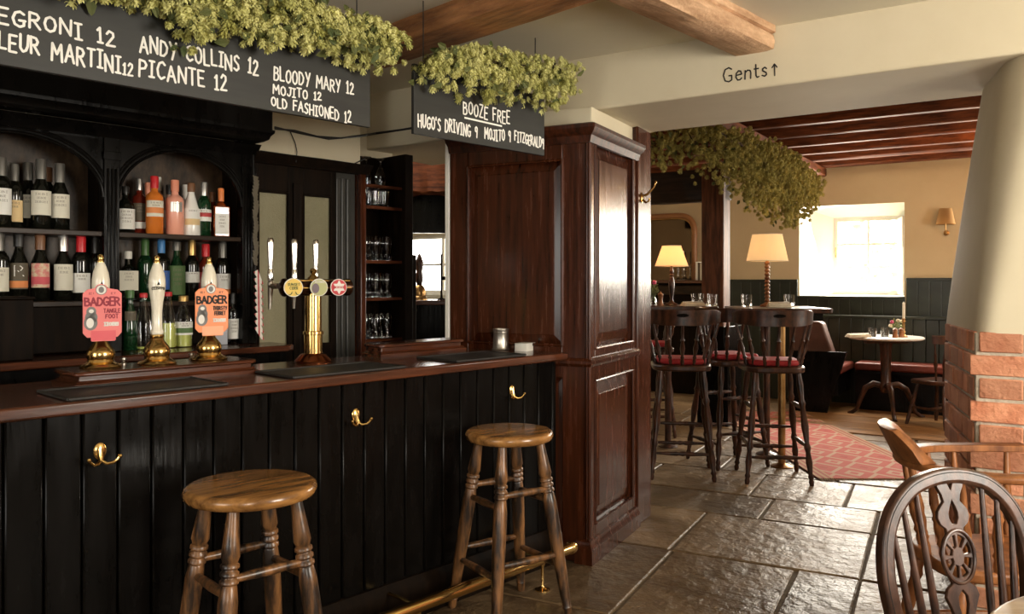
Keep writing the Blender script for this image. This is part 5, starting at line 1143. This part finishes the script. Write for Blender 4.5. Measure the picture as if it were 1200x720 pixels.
# ------------------------------------------------------------------ tall chairs with red seats
def high_chair(label, X, Y, rot, red='red'):
    """local +y looks to the table; the bowed back is on the -y side"""
    t = thing('bar_chair', label, 'chair', WLD, X, Y, 0, rot, 'tall dark chairs with red seats')
    SZ, CZ = .835, 1.245; R = .285
    MB().prism(rounded([(-.21,-.20),(.21,-.20),(.225,.21),(-.225,.21)], [.16,.16,.06,.06], 8), SZ-.045, SZ).build('seat', M['chair'], t, bevel=.012, seg=3)
    MB().prism(rounded([(-.18,-.16),(.18,-.16),(.19,.185),(-.19,.185)], [.13,.13,.06,.06], 8), SZ+.002, SZ+.045).build('cushion', M['red'], t, bevel=.018, seg=3)
    # crest: bowed board with a hand hole
    cr = MB(); vs = []; K = 32
    for k in range(K+1):
        a = radians(-78)+radians(156)*k/K; d = Vector((sin(a), -cos(a), 0)); e = min(k, K-k)/K*2; h0 = CZ-.118+.02*max(0,1-e*1.6); h1 = CZ-.022*max(0, 1-e*2.6)**1.5
        for o, z in ((-.011,h0),(.011,h0),(.011,(h0+h1)/2+.020),(.011,(h0+h1)/2+.001),(.013,h1-.004),(.006,h1),(-.012,h1-.004),(-.011,(h0+h1)/2)): vs.append(Vector((d.x*(R+o), .06+d.y*(R+o), z)))
    m_ = 8; faces = []
    for i in range(K):
        for k in range(m_): faces.append((i*m_+k, i*m_+(k+1) % m_, (i+1)*m_+(k+1) % m_, (i+1)*m_+k))
    cr.add(vs, faces + [tuple(range(m_)), tuple(range(K*m_, K*m_+m_))]); co = cr.build('crest', M['chair'], t, smooth=40, bevel=.003)
    hh = MB(); hh.add([Vector((sin(a)*(R+.0135), .06-cos(a)*(R+.0135), CZ-.042+z)) for a, z in [(.115*cos(2*pi*k/24)*1.3, .013*sin(2*pi*k/24)) for k in range(24)]], [tuple(range(24))]); hh.build('hand_hole', M['backdark'], co, smooth=0)
    for k in range(7):
        a = radians(-72)+radians(144)*k/6; B_ = Vector((sin(a)*R, .06-cos(a)*R, CZ-.105)); A = Vector((sin(a)*.20, .03-cos(a)*.19, SZ-.01))
        MB().turned(A, B_, [(0,.010),(.12,.015),(.17,.010),(.21,.016),(.25,.010),(.42,.0185),(.58,.011),(.62,.017),(.66,.010),(.84,.012),(1,.009)], 10).build('spindle', M['chair'], t, smooth=50)
    L = []
    for sx, sy in ((-1,-1),(1,-1),(1,1),(-1,1)):
        A, B_ = Vector((sx*.225, sy*.225, 0)), Vector((sx*.15, sy*.145, SZ-.03)); L.append((A, B_))
        MB().turned(A, B_, [(0,.013),(.03,.019),(.055,.014),(.075,.021),(.10,.014),(.20,.024),(.29,.016),(.33,.025),(.37,.016),(.52,.027),(.68,.017),(.715,.025),(.75,.017),(.87,.024),(1,.016)], 14).build('leg', M['chair'], t, smooth=50)
    mid = lambda k, z: L[k][0]+(L[k][1]-L[k][0])*(z/SZ)
    for (a, b_), zs in (((0,1),(.20,)), ((1,2),(.28,.56)), ((2,3),(.20,.36)), ((3,0),(.28,.56))):
        for z in zs: MB().turned(mid(a,z), mid(b_,z), [(0,.008),(.15,.011),(.4,.017),(.44,.012),(.5,.018),(.56,.012),(.6,.017),(.85,.011),(1,.008)], 10).build('stretcher', M['chair'], t, smooth=50)
    return t
high_chair('tall dark spindle-backed chair with red seat beside the wooden post and cupboard', 1.275, 6.14, radians(-9))
high_chair('tall dark spindle-backed chair with red seat in front of the brass table post', 1.925, 6.02, radians(-6))
high_chair('tall dark chair tucked behind the one in front of the brass post', 1.72, 6.52, radians(-72))
high_chair('tall dark red-seated chair behind the lamp table, facing the camera', 1.30, 7.78, radians(176))

def post_table(label, X, Y, sx, sy, posts, rot=0):
    t = thing('tall_table', label, 'table', WLD, X, Y, 0, rot); Z = 1.24
    MB().prism(rounded([(-sx/2,-sy/2),(sx/2,-sy/2),(sx/2,sy/2),(-sx/2,sy/2)], [.03]*4, 5), Z-.035, Z).build('table_top', M['chair'], t, bevel=.006)
    MB().bb(-sx/2+.06, sx/2-.06, -sy/2+.06, sy/2-.06, Z-.10, Z-.035).build('apron', M['black'], t, bevel=.003)
    for x, y in posts:
        MB().lathe([(0,0),(.085,0),(.085,.006),(.07,.014),(.040,.022),(.028,.03),(.028,1.14),(0,1.14)], (x, y, 0), n=24).build('post', M['brassold' if y < -.1 else 'chair'], t, smooth=50)
    return t
TA = post_table('tall dark table with the lit lamp and glasses, beyond the wooden post', 1.37, 7.16, .79, .60, [(0, .0)], radians(-6))
TB = post_table('tall dark table on a brass post carrying the bobbin lamp', 2.145, 6.62, .70, .66, [(-.02, -.24), (-.02, .22)], radians(-3))
ZT = 1.241
def lamp(label, px, Y, H, shade_r0, shade_r1, sh_h, stem_mat, bobbin, power, shm):
    X = (px-600)/FPX*Y; t = thing('table_lamp', label, 'lamp', WLD, X, Y, ZT); z1 = H-sh_h
    pr = [(0,0),(.058,0),(.060,.008),(.050,.016),(.030,.026),(.018,.036)]
    if bobbin:
        z = .036
        while z < z1-.02: pr += [(.012,z),(.021,z+.009),(.023,z+.015),(.021,z+.021),(.012,z+.030)]; z += .031
    else: pr += [(.012,.06),(.016,.08),(.022,.14),(.026,.19),(.018,.24),(.012,.25),(.022,.262),(.012,.275),(.014,z1-.06),(.02,z1-.045),(.012,z1-.03)]
    pr += [(.010, z1+.01), (.010, z1+.06), (0, z1+.06)]
    st = MB().lathe(pr, n=20).build('stem', M[stem_mat], t, smooth=50)
    MB().lathe([(0,0),(.018,.01),(.028,.035),(.020,.06),(.010,.072),(0,.075)], (0,0,z1+.05), n=16).build('bulb', M['bulb'], t)
    sd = MB(); n = 40; vs = []
    for r, z in ((shade_r0, z1), (shade_r1, H), (shade_r1-.003, H), (shade_r0-.003, z1)): vs += [(r*cos(2*pi*k/n), r*sin(2*pi*k/n), z) for k in range(n)]
    sd.add(vs, [(i*n+k, i*n+(k+1) % n, ((i+1) % 4)*n+(k+1) % n, ((i+1) % 4)*n+k) for i in range(4) for k in range(n)]); so = sd.build('shade', shm, t, smooth=50)
    tr = MB()
    for r, z in ((shade_r0, z1), (shade_r1, H)): tr.tube([((r+.001)*cos(2*pi*k/n), (r+.001)*sin(2*pi*k/n), z) for k in range(n)], .003, 6, closed=True)
    tr.build('shade_trim', M['linen'], so)
    point('lamp_bulb_light', (X, Y, ZT+z1+.09), power, WARM, .03)
    return t
M['bulb'] = mat('lit_bulb', (1,.75,.42), .4, emit=14, ecol=(1,.66,.30))
def shade_mat(name, c, glow=0, gc=(1,.7,.4)):
    m = bpy.data.materials.new(name); m.use_nodes = True; nt = m.node_tree; N = nt.nodes; L = nt.links; N.remove(N['Principled BSDF'])
    d = N.new('ShaderNodeBsdfDiffuse'); d.inputs[0].default_value = (*c, 1); tr = N.new('ShaderNodeBsdfTranslucent'); tr.inputs[0].default_value = (*c, 1); mx = N.new('ShaderNodeMixShader'); mx.inputs[0].default_value = .6
    L.new(d.outputs[0], mx.inputs[1]); L.new(tr.outputs[0], mx.inputs[2]); em = N.new('ShaderNodeEmission'); em.inputs[0].default_value = (*gc, 1); em.inputs[1].default_value = glow; ad = N.new('ShaderNodeAddShader'); L.new(mx.outputs[0], ad.inputs[0]); L.new(em.outputs[0], ad.inputs[1]); L.new(ad.outputs[0] if glow else mx.outputs[0], N['Material Output'].inputs[0]); return m
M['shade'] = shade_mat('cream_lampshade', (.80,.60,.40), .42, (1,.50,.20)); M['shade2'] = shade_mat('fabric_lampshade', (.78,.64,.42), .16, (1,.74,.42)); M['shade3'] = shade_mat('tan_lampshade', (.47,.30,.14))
lamp('lit table lamp with cream shade and dark turned stem on the far left tall table', 787, 7.02, .515, .142, .080, .175, 'chair', False, 9, M['shade'])
lamp('table lamp with wider fabric shade and pale bobbin stem on the right tall table', 899, 6.78, .60, .168, .120, .222, 'honey', True, 7, M['shade2'])

# table things
def tumbler(label, px, Y, z=ZT, h=.10, r=.047):
    o = gl_tumbler(h, r).build('tumbler', M['glass'], smooth=50); o.location = ((px-600)/FPX*Y, Y, z); return tag(o, label, 'glass', 'faceted water tumblers')
tumbler('faceted tumbler left of a pair near the wooden post, far left tall table', 816, 7.14)
tumbler('faceted tumbler behind its pair beside the wooden post, far left tall table', 825, 7.26)
tumbler('faceted tumbler at the near right corner of the far left tall table', 835, 6.96)
tumbler('faceted tumbler left of the bobbin lamp on the right tall table', 875, 6.72)
tumbler('faceted tumbler right of the bobbin lamp on the right tall table', 925, 6.72)
def napkin(label, px, Y, z, w, d, h, rot=0):
    t = thing('folded_napkin', label, 'napkin', WLD, (px-600)/FPX*Y, Y, z, rot)
    nb = MB()
    for k in range(3): s = 1-.06*k; nb.prism(rounded([(-w/2*s,-d/2*s),(w/2*s,-d/2*s),(w/2*s,d/2*s),(-w/2*s,d/2*s)], [.012]*4, 3), k*h/3+.0005, (k+1)*h/3-.0008)
    nb.build('cloth', M['linen'], t, bevel=.003); c = MB()
    for k in range(2): c.tube([(-w*.42, -d*.1+k*.03, h+.004), (0, -d*.08+k*.03, h+.007), (w*.42, -d*.1+k*.03, h+.005)], [.004,.003,.007], 8, flat=.5)
    c.build('cutlery', M['pewter'], t)
napkin('folded linen napkin with cutlery in front of the lit lamp', 812, 6.92, ZT, .20, .10, .030, .2)
napkin('folded linen napkin with cutlery at the foot of the bobbin lamp', 913, 6.56, ZT, .19, .10, .034, -.1)
t = thing('pepper_mill', 'turned brown pepper mill on the far left tall table', 'pepper mill', WLD, (774-600)/FPX*7.0, 7.0, ZT)
MB().lathe([(0,0),(.026,0),(.027,.01),(.020,.03),(.017,.055),(.022,.072),(.022,.078),(0,.078)], n=18).build('body', M['honey'], t, smooth=50); MB().lathe([(.018,.079),(.024,.088),(.024,.100),(.012,.110),(.007,.114),(.009,.122),(0,.126)], n=18).build('head', M['honey'], t, smooth=50)
def posy(label, X, Y, z, h, seed, flower, n=40, spread=.05):
    t = thing('flower_vase', label, 'vase of flowers', WLD, X, Y, z); rnd = random.Random(seed)
    MB().lathe([(0,0),(.022,0),(.026,.01),(.024,.05),(.014,.075),(.018,.085),(.014,.085),(.011,.074),(.020,.05),(.021,.012),(0,.008)], n=18).build('vase', M['thinglass'], t, smooth=50)
    st = MB(); lf = MB(); fl_ = MB()
    for k in range(n):
        a = rnd.uniform(0, 6.28); r = spread*sqrt(rnd.random()); top = Vector((r*cos(a), r*sin(a), .07+h*rnd.uniform(.35, 1)))
        st.tube([(0,0,.03), (top.x*.4, top.y*.4, .085), top], .0014, 4)
        for _ in range(3):
            d = Vector((rnd.uniform(-1,1), rnd.uniform(-1,1), rnd.uniform(-.3,1))).normalized(); s_ = d.cross(Vector((0,.3,1))).normalized(); p = top*rnd.uniform(.7,1); l = .022
            lf.add([p, p+d*l*.5+s_*l*.3, p+d*l, p+d*l*.5-s_*l*.3], [(0,1,2,3)])
    st.build('stems', M['hopleaf'], t); lf.build('leaves', M['posyleaf'], t, smooth=0)
    for k, (x, z_) in enumerate(flower):
        f_ = MB(); c = Vector((x, -.025, z_))
        for j in range(3): f_.lathe([(0,-.012),(.010+.006*j,-.008),(.020-.002*j,.004),(.012,.016-.003*j),(0,.010)], c, (rnd.uniform(-.3,.3), -.5, 1), 7+j)
        f_.build('flower', M['rose' if k == 0 else 'paleflower'], t, smooth=50)
M['posyleaf'] = mat('fresh_leaf', (.16,.20,.05), .6, col2=(.34,.36,.14), noise=20); M['rose'] = mat('pink_rose', (.45,.05,.12), .6); M['paleflower'] = mat('pale_flower', (.60,.55,.38), .6)
posy('leafy posy beside the pepper mill, partly hidden by the wooden post', (766-600)/FPX*7.08, 7.08, ZT, .15, 3, [(0,.20)], n=30, spread=.045)

# ------------------------------------------------------------------ rug
def rug():
    m = bpy.data.materials.new('red_kilim'); m.use_nodes = True; nt = m.node_tree; N = nt.nodes; L = nt.links; p = N['Principled BSDF']; p.inputs['Roughness'].default_value = .95
    tc = N.new('ShaderNodeTexCoord'); sx = N.new('ShaderNodeSeparateXYZ'); L.new(tc.outputs['Object'], sx.inputs[0])
    def math_(op, a, b=None):
        n = N.new('ShaderNodeMath'); n.operation = op
        for i, v in enumerate((a, b)):
            if v is None: continue
            if isinstance(v, (int, float)): n.inputs[i].default_value = v
            else: L.new(v, n.inputs[i])
        return n.outputs[0]
    u, v = sx.outputs[0], sx.outputs[1]
    du = math_('PINGPONG', math_('MULTIPLY', u, 3.2), .5); dv = math_('PINGPONG', math_('MULTIPLY', v, 2.6), .5)
    dia = math_('ADD', du, dv); st = math_('FRACT', math_('MULTIPLY', math_('FLOOR', math_('MULTIPLY', dia, 8)), .333))
    cr = N.new('ShaderNodeValToRGB'); cr.color_ramp.interpolation = 'CONSTANT'
    e = cr.color_ramp.elements; e[0].color = (.34,.035,.035,1); e[1].position = .2; e[1].color = (.40,.07,.06,1); x = e.new(.72); x.color = (.42,.28,.20,1)
    L.new(st, cr.inputs[0])
    edge = math_('ABSOLUTE', u); bd = math_('GREATER_THAN', edge, .37); stripe = math_('GREATER_THAN', math_('FRACT', math_('MULTIPLY', edge, 22)), .5)
    mx = N.new('ShaderNodeMix'); mx.data_type = 'RGBA'; L.new(bd, mx.inputs[0]); L.new(cr.outputs[0], mx.inputs[6])
    m2 = N.new('ShaderNodeMix'); m2.data_type = 'RGBA'; m2.inputs[6].default_value = (.40,.26,.15,1); m2.inputs[7].default_value = (.28,.06,.05,1); L.new(stripe, m2.inputs[0]); L.new(m2.outputs[2], mx.inputs[7])
    nz = N.new('ShaderNodeTexNoise'); nz.inputs['Scale'].default_value = 9; m3 = N.new('ShaderNodeMix'); m3.data_type = 'RGBA'; L.new(tc.outputs['Object'], nz.inputs[0]); m3.inputs[7].default_value = (.44,.28,.22,1)
    L.new(math_('MULTIPLY', nz.outputs['Fac'], .35), m3.inputs[0]); L.new(mx.outputs[2], m3.inputs[6]); L.new(m3.outputs[2], p.inputs['Base Color'])
    bp = N.new('ShaderNodeBump'); nz2 = N.new('ShaderNodeTexNoise'); nz2.inputs['Scale'].default_value = 140; L.new(tc.outputs['Object'], nz2.inputs[0]); bp.inputs['Strength'].default_value = .4; bp.inputs['Distance'].default_value = .004; L.new(nz2.outputs[0], bp.inputs['Height']); L.new(bp.outputs[0], p.inputs['Normal'])
    t = thing('rug', 'long red and beige patterned rug on the flagstones under the far chairs', 'rug', WLD, 2.72, 7.45, .003)
    MB().prism(rounded([(-.48,-1.50),(.48,-1.50),(.48,1.55),(-.48,1.55)], [.02]*4, 3), 0, .010).build('pile', m, t, bevel=.003)
    fr_ = MB()
    for k in range(60): x = -.47+k*.94/59; fr_.tube([(x, -1.50, .006), (x+random.uniform(-.006,.006), -1.535, .003)], .003, 4)
    fr_.build('fringe', M['linen'], t)['kind'] = 'stuff'
rug()

# ------------------------------------------------------------------ window end of the room: bench, settle, round table, chair
bn = fthing('wall_bench', 'long dark wall bench with red-brown seat pad below the window', 'bench', WAL, 1.0, 6.0)
P(MB().bb(.30, 3.4, 5.90, 6.29, 0, .42), 'base', M['black'], bn, bevel=.004); P(MB().bb(.30, 3.4, 5.84, 6.29, .42, .455), 'seat_board', M['black'], bn, bevel=.004)
P(MB().bb(.30, 3.4, 5.83, 6.20, .456, .545), 'seat_pad', M['redleather'], bn, bevel=.03, seg=4)
bkb = MB(); x = -.45
while x < 3.35: bkb.bb(x+.003, x+.127, 6.215, 6.25, .45, 1.02); x += .13
P(bkb, 'back_panel', M['green'], bn, bevel=.004); P(MB().bb(-.46, 3.4, 6.19, 6.29, 1.02, 1.055), 'back_rail', M['green'], bn, bevel=.006)
q0, q1, q2, q3 = [WAL.on(px, py, y=5.42) for px, py in ((931,411),(993,413),(969,485),(940,484))]
se = fthing('settle', 'black-ended settle with a tan leather back left of the round table', 'settle', WAL, (q0[0]+q1[0])/2, 5.6)
P(MB().xz([(q0[0]-.05,.0),(q2[0],.0),(q1[0]-.01,q1[2]-.02),(q1[0],q1[2]),(q0[0]-.05,q0[2])], 5.40, 5.45), 'end_panel', M['black'], se, bevel=.006)
P(MB().bb(q0[0]-.04, q1[0]-.10, 5.45, 6.15, .20, .44), 'seat_box', M['black'], se, bevel=.006)
P(MB().bb(q0[0]-.03, q1[0]-.06, 5.45, 6.15, .44, .53), 'seat_pad', M['redleather'], se, bevel=.025, seg=3)
r0, r1, r2, r3 = [WAL.on(px, py, y=5.50) for px, py in ((936,376),(962,377),(977,412),(936,412))]
P(MB().xz([(r0[0]-.1,r2[2]-.15),(r2[0]+.02,r2[2]-.1),(r1[0]+.02,r1[2]-.02),(r1[0]-.02,r1[2]),(r0[0]-.1,r0[2])], 5.47, 5.66), 'back_pad', M['tan'], se, bevel=.02, seg=3)

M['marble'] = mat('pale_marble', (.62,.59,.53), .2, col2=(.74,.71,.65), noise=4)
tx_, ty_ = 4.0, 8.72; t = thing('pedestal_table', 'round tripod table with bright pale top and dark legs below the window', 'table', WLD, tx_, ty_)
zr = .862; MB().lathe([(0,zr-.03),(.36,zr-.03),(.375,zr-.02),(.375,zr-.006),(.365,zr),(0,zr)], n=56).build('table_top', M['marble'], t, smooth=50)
MB().bb(-.22,.22,-.05,.05,zr-.075,zr-.03).build('bearer', M['chair'], t, bevel=.006)
MB().lathe([(0,.26),(.05,.26),(.062,.30),(.062,.34),(.050,.36),(.052,.55),(.058,.74),(.07,.80),(0,.80)], n=24).build('pedestal', M['chair'], t, smooth=50)
for a in (radians(-100), radians(-15), radians(150)):
    d = Vector((cos(a), sin(a), 0)); MB().tube([d*.03+Vector((0,0,.33)), d*.12+Vector((0,0,.35)), d*.20+Vector((0,0,.30)), d*.25+Vector((0,0,.18)), d*.29+Vector((0,0,.06)), d*.34+Vector((0,0,.022)), d*.38+Vector((0,0,.014))], [.034,.034,.030,.024,.020,.022,.014], 12).build('leg', M['chair'], t, smooth=50)
tumbler('left tumbler of two on the round table below the window', 1022, 8.60, zr+.001)
tumbler('right tumbler of two on the round table below the window', 1037, 8.66, zr+.001)
napkin('folded napkin on the left side of the round table below the window', 1006, 8.58, zr+.001, .26, .10, .03, .1)
posy('small vase with a pink rose on the round table below the window', (1050-600)/FPX*8.72, 8.72, zr+.001, .11, 9, [(-.055,.155),(.05,.16),(.01,.17),(-.07,.115)], n=34, spread=.075)
for px, Y, lab in ((1049, 8.52, 'small brown pepper mill left of the candlestick on the round table'), (1056, 8.56, 'small dark salt mill touching the candlestick on the round table')):
    t = thing('pepper_mill', lab, 'pepper mill', WLD, (px-600)/FPX*Y, Y, zr+.001); MB().lathe([(0,0),(.028,0),(.028,.012),(.020,.04),(.026,.065),(0,.065)], n=16).build('body', M['honey'], t, smooth=50); MB().lathe([(.020,.066),(.026,.078),(.018,.092),(.008,.097),(0,.100)], n=16).build('head', M['honey'], t, smooth=50)
t = thing('candlestick', 'tall turned brass candlestick with cream candle on the round table', 'candlestick', WLD, (1059-600)/FPX*8.62, 8.62, zr+.001)
MB().lathe([(0,0),(.04,0),(.04,.008),(.02,.02),(.012,.04),(.020,.055),(.011,.07),(.018,.09),(.011,.11),(.018,.13),(.012,.15),(.022,.165),(.016,.18),(.020,.195),(0,.195)], n=18).build('stick', M['brassold'], t, smooth=50); MB().lathe([(0,.19),(.013,.19),(.012,.36),(.003,.366),(.002,.374),(0,.374)], n=14).build('candle', M['lab_cream'], t, smooth=50)
def side_chair(label, X, Y, rot):
    t = thing('spindle_chair', label, 'chair', WLD, X, Y, 0, rot); SZ = .47
    MB().prism(rounded([(-.20,-.19),(.20,-.19),(.21,.20),(-.21,.20)], [.13,.13,.06,.06], 8), SZ-.04, SZ).build('seat', M['chair'], t, bevel=.012, seg=3)
    vs = []; K = 20
    for k in range(K+1):
        a = radians(-65)+radians(130)*k/K; d = Vector((sin(a), -cos(a), 0))
        for o, z in ((-.014,.84),(.014,.84),(.014,.915),(.004,.925),(-.014,.915)): vs.append(Vector((d.x*(.26+o), .02+d.y*(.26+o), z)))
    MB().add(vs, [(i*5+k, i*5+(k+1) % 5, (i+1)*5+(k+1) % 5, (i+1)*5+k) for i in range(K) for k in range(5)] + [tuple(range(5)), tuple(range(K*5, K*5+5))]).build('crest', M['chair'], t, smooth=40)
    for k in range(7):
        a = radians(-60)+radians(120)*k/6; MB().turned((sin(a)*.18, .02-cos(a)*.18, SZ-.01), (sin(a)*.26, .02-cos(a)*.26, .85), [(0,.009),(.2,.011),(.28,.008),(.45,.019),(.62,.010),(.68,.016),(.74,.009),(1,.008)], 10).build('spindle', M['honey' if k in (2,4) else 'chair'], t, smooth=50)
    for sx, sy in ((-1,-1),(1,-1),(1,1),(-1,1)): MB().turned((sx*.22, sy*.22, 0), (sx*.14, sy*.14, SZ-.03), [(0,.014),(.2,.02),(.28,.015),(.5,.022),(.75,.016),(1,.014)], 12).build('leg', M['chair'], t, smooth=50)
    for sx in (-1, 1): MB().turned((sx*.19,-.19,.19), (sx*.19,.19,.19), [(0,.009),(.5,.015),(1,.009)], 10).build('stretcher', M['chair'], t)
    MB().turned((-.19,0,.19), (.19,0,.19), [(0,.009),(.5,.014),(1,.009)], 10).build('stretcher', M['chair'], t)
side_chair('dark spindle-backed chair beside the round table, half hidden by the brick column', 4.27, 8.12, radians(25))
# lamp form built for a faint lamp outline on the far wall
q = WAL.on(1108, 262, y=WW-.12); t = thing('wall_lamp_form', 'small tan-shaded wall lamp near the plaster column on the warm far wall', 'lamp', WAL, q[0], WW, q[2])
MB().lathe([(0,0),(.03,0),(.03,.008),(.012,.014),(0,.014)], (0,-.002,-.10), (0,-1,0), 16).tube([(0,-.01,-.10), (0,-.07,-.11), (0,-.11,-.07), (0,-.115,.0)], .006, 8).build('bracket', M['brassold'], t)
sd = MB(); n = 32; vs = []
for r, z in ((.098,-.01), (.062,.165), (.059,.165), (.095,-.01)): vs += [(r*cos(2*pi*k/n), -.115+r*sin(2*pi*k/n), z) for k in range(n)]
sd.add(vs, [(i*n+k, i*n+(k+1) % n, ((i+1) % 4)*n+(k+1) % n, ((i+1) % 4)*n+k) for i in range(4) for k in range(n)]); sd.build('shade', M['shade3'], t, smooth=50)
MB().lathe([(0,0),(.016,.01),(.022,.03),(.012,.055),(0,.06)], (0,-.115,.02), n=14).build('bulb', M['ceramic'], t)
X, Y = WAL.w(1.85, 4.6); point('far_lamp_light', (X, Y, 2.3), 20, (1, .48, .16), .06)

# alcove: mantel, mirror, books
mt_ = fthing('mantelpiece', 'dark wooden mantelpiece under the arched mirror in the far alcove', 'mantelpiece', WAL, -2.0, 6.2)
P(MB().bb(-2.55, -1.50, 6.02, 6.30, 1.425, 1.465), 'shelf', M['mahogany_x'], mt_, bevel=.006); P(MB().bb(-2.50, -1.55, 6.12, 6.31, 0, 1.425), 'surround', M['backdark'], mt_, bevel=.006)
P(MB().bb(-2.50, -1.55, 6.08, 6.13, 1.28, 1.40), 'frieze', M['backdark_x'], mt_, bevel=.01)
mr_ = fthing('mirror', 'large gilt-framed mirror with rounded top above the mantelpiece', 'mirror', WAL, -2.1, 6.28, 1.47)
mx0, mx1, mz0, mz1 = -2.62, -1.725, 1.47, 2.315
out = rounded([(mx0,mz0),(mx0,mz1),(mx1,mz1),(mx1,mz0)], [0,.22,.22,0], 8)
P(MB().xz(out, 6.285, 6.295), 'glass', mat('dim_mirror', (.11,.08,.055), .04, metal=1), mr_, smooth=0)
out = [p for i, p in enumerate(out) if i == 0 or (p[0]-out[i-1][0])**2+(p[1]-out[i-1][1])**2 > 1e-8]
fm = MB().tube([(x, 6.272, z) for x, z in out], .038, 10); fm2 = P(fm, 'frame', M['giltwood'] if 'giltwood' in M else M.setdefault('giltwood', mat('gilt_wood', (.27,.12,.045), .35)), mr_, smooth=60)
P(MB().tube([(x*.93+-.14, 6.25, z*.94+.10) for x, z in out], .008, 8), 'inner_bead', M['brassold'], fm2)
for k, (dx, h, m_) in enumerate(((-1.63,.235,'lab_white'), (-1.60,.225,'lab_dark'), (-1.568,.215,'lab_cream'))):
    t = fthing('book', ('white-spined book at the left of the trio on the mantelpiece', 'dark-spined book in the middle of the trio on the mantelpiece', 'cream-spined book at the right of the trio on the mantelpiece')[k], 'book', WAL, dx, 6.16, 1.466, 'books on the mantelpiece')
    P(MB().bb(dx-.014, dx+.014, 6.09, 6.10, 1.466, 1.466+h).bb(dx-.014, dx-.011, 6.10, 6.24, 1.466, 1.466+h).bb(dx+.011, dx+.014, 6.10, 6.24, 1.466, 1.466+h), 'cover', M[m_], t, bevel=.001); P(MB().bb(dx-.0108, dx+.0108, 6.101, 6.235, 1.470, 1.462+h), 'pages', M['paper'], t, smooth=0)
for k, (dx, lab) in enumerate(((-1.83,'tall clear glass candlestick nearest the books on the mantelpiece'), (-1.90,'tall clear glass candlestick behind the lit lamp on the mantelpiece'))):
    t = fthing('candlestick', lab, 'candlestick', WAL, dx, 6.15, 1.466); P(MB().lathe([(0,1.466),(.035,1.466),(.035,1.476),(.012,1.50),(.020,1.53),(.010,1.56),(.018,1.60),(.010,1.63),(.022,1.66),(.012,1.69),(0,1.69)], (dx,6.15,0), n=18), 'stick', M['glass'], t, smooth=50); P(MB().lathe([(0,1.69),(.010,1.69),(.009,1.84),(0,1.845)], (dx,6.15,0), n=12), 'candle', M['lab_cream'], t)

# ------------------------------------------------------------------ garden outside the main window
M['garden'] = mat('garden_leaf', (.42,.50,.30), .8, col2=(.66,.72,.52), noise=5); M['lawn'] = mat('lawn', (.45,.50,.30), .9)
o = structure(MB().bb(-6, 9, 7.0, 22, -.1, .55).build('ground_outside', M['lawn'], frame=WAL, smooth=0))
def bush(label, x, y, r, h, seed):
    rnd = random.Random(seed); t = fthing('garden_bush', label, 'bush', WAL, x, y, .55); mb = MB()
    for _ in range(520):
        a, u = rnd.uniform(0, 6.28), rnd.uniform(-1, 1); rr = r*rnd.uniform(.6, 1); s = sqrt(1-u*u); p = Vector((x+rr*s*cos(a), y+rr*s*sin(a), .55+h*.55+u*h*.45)); d = Vector((rnd.uniform(-1,1), rnd.uniform(-1,1), rnd.uniform(-1,1))).normalized(); e = d.orthogonal().normalized(); l = rnd.uniform(.12,.24)
        mb.add([p, p+d*l*.5+e*l*.3, p+d*l, p+d*l*.5-e*l*.3], [(0,1,2,3)])
    P(mb, 'leaves', M['garden'], t, smooth=0)['kind'] = 'stuff'; P(MB().tube([(x,y,.55),(x+.05,y,1.2),(x,y,1.6)], [.08,.06,.03], 8), 'trunk', M['vine'], t)
bush('pale green garden bush seen through the upper left window panes', .25, 11.5, 1.1, 3.4, 1); bush('pale green garden bush seen through the upper right window panes', 2.9, 12.6, 1.0, 3.6, 2)
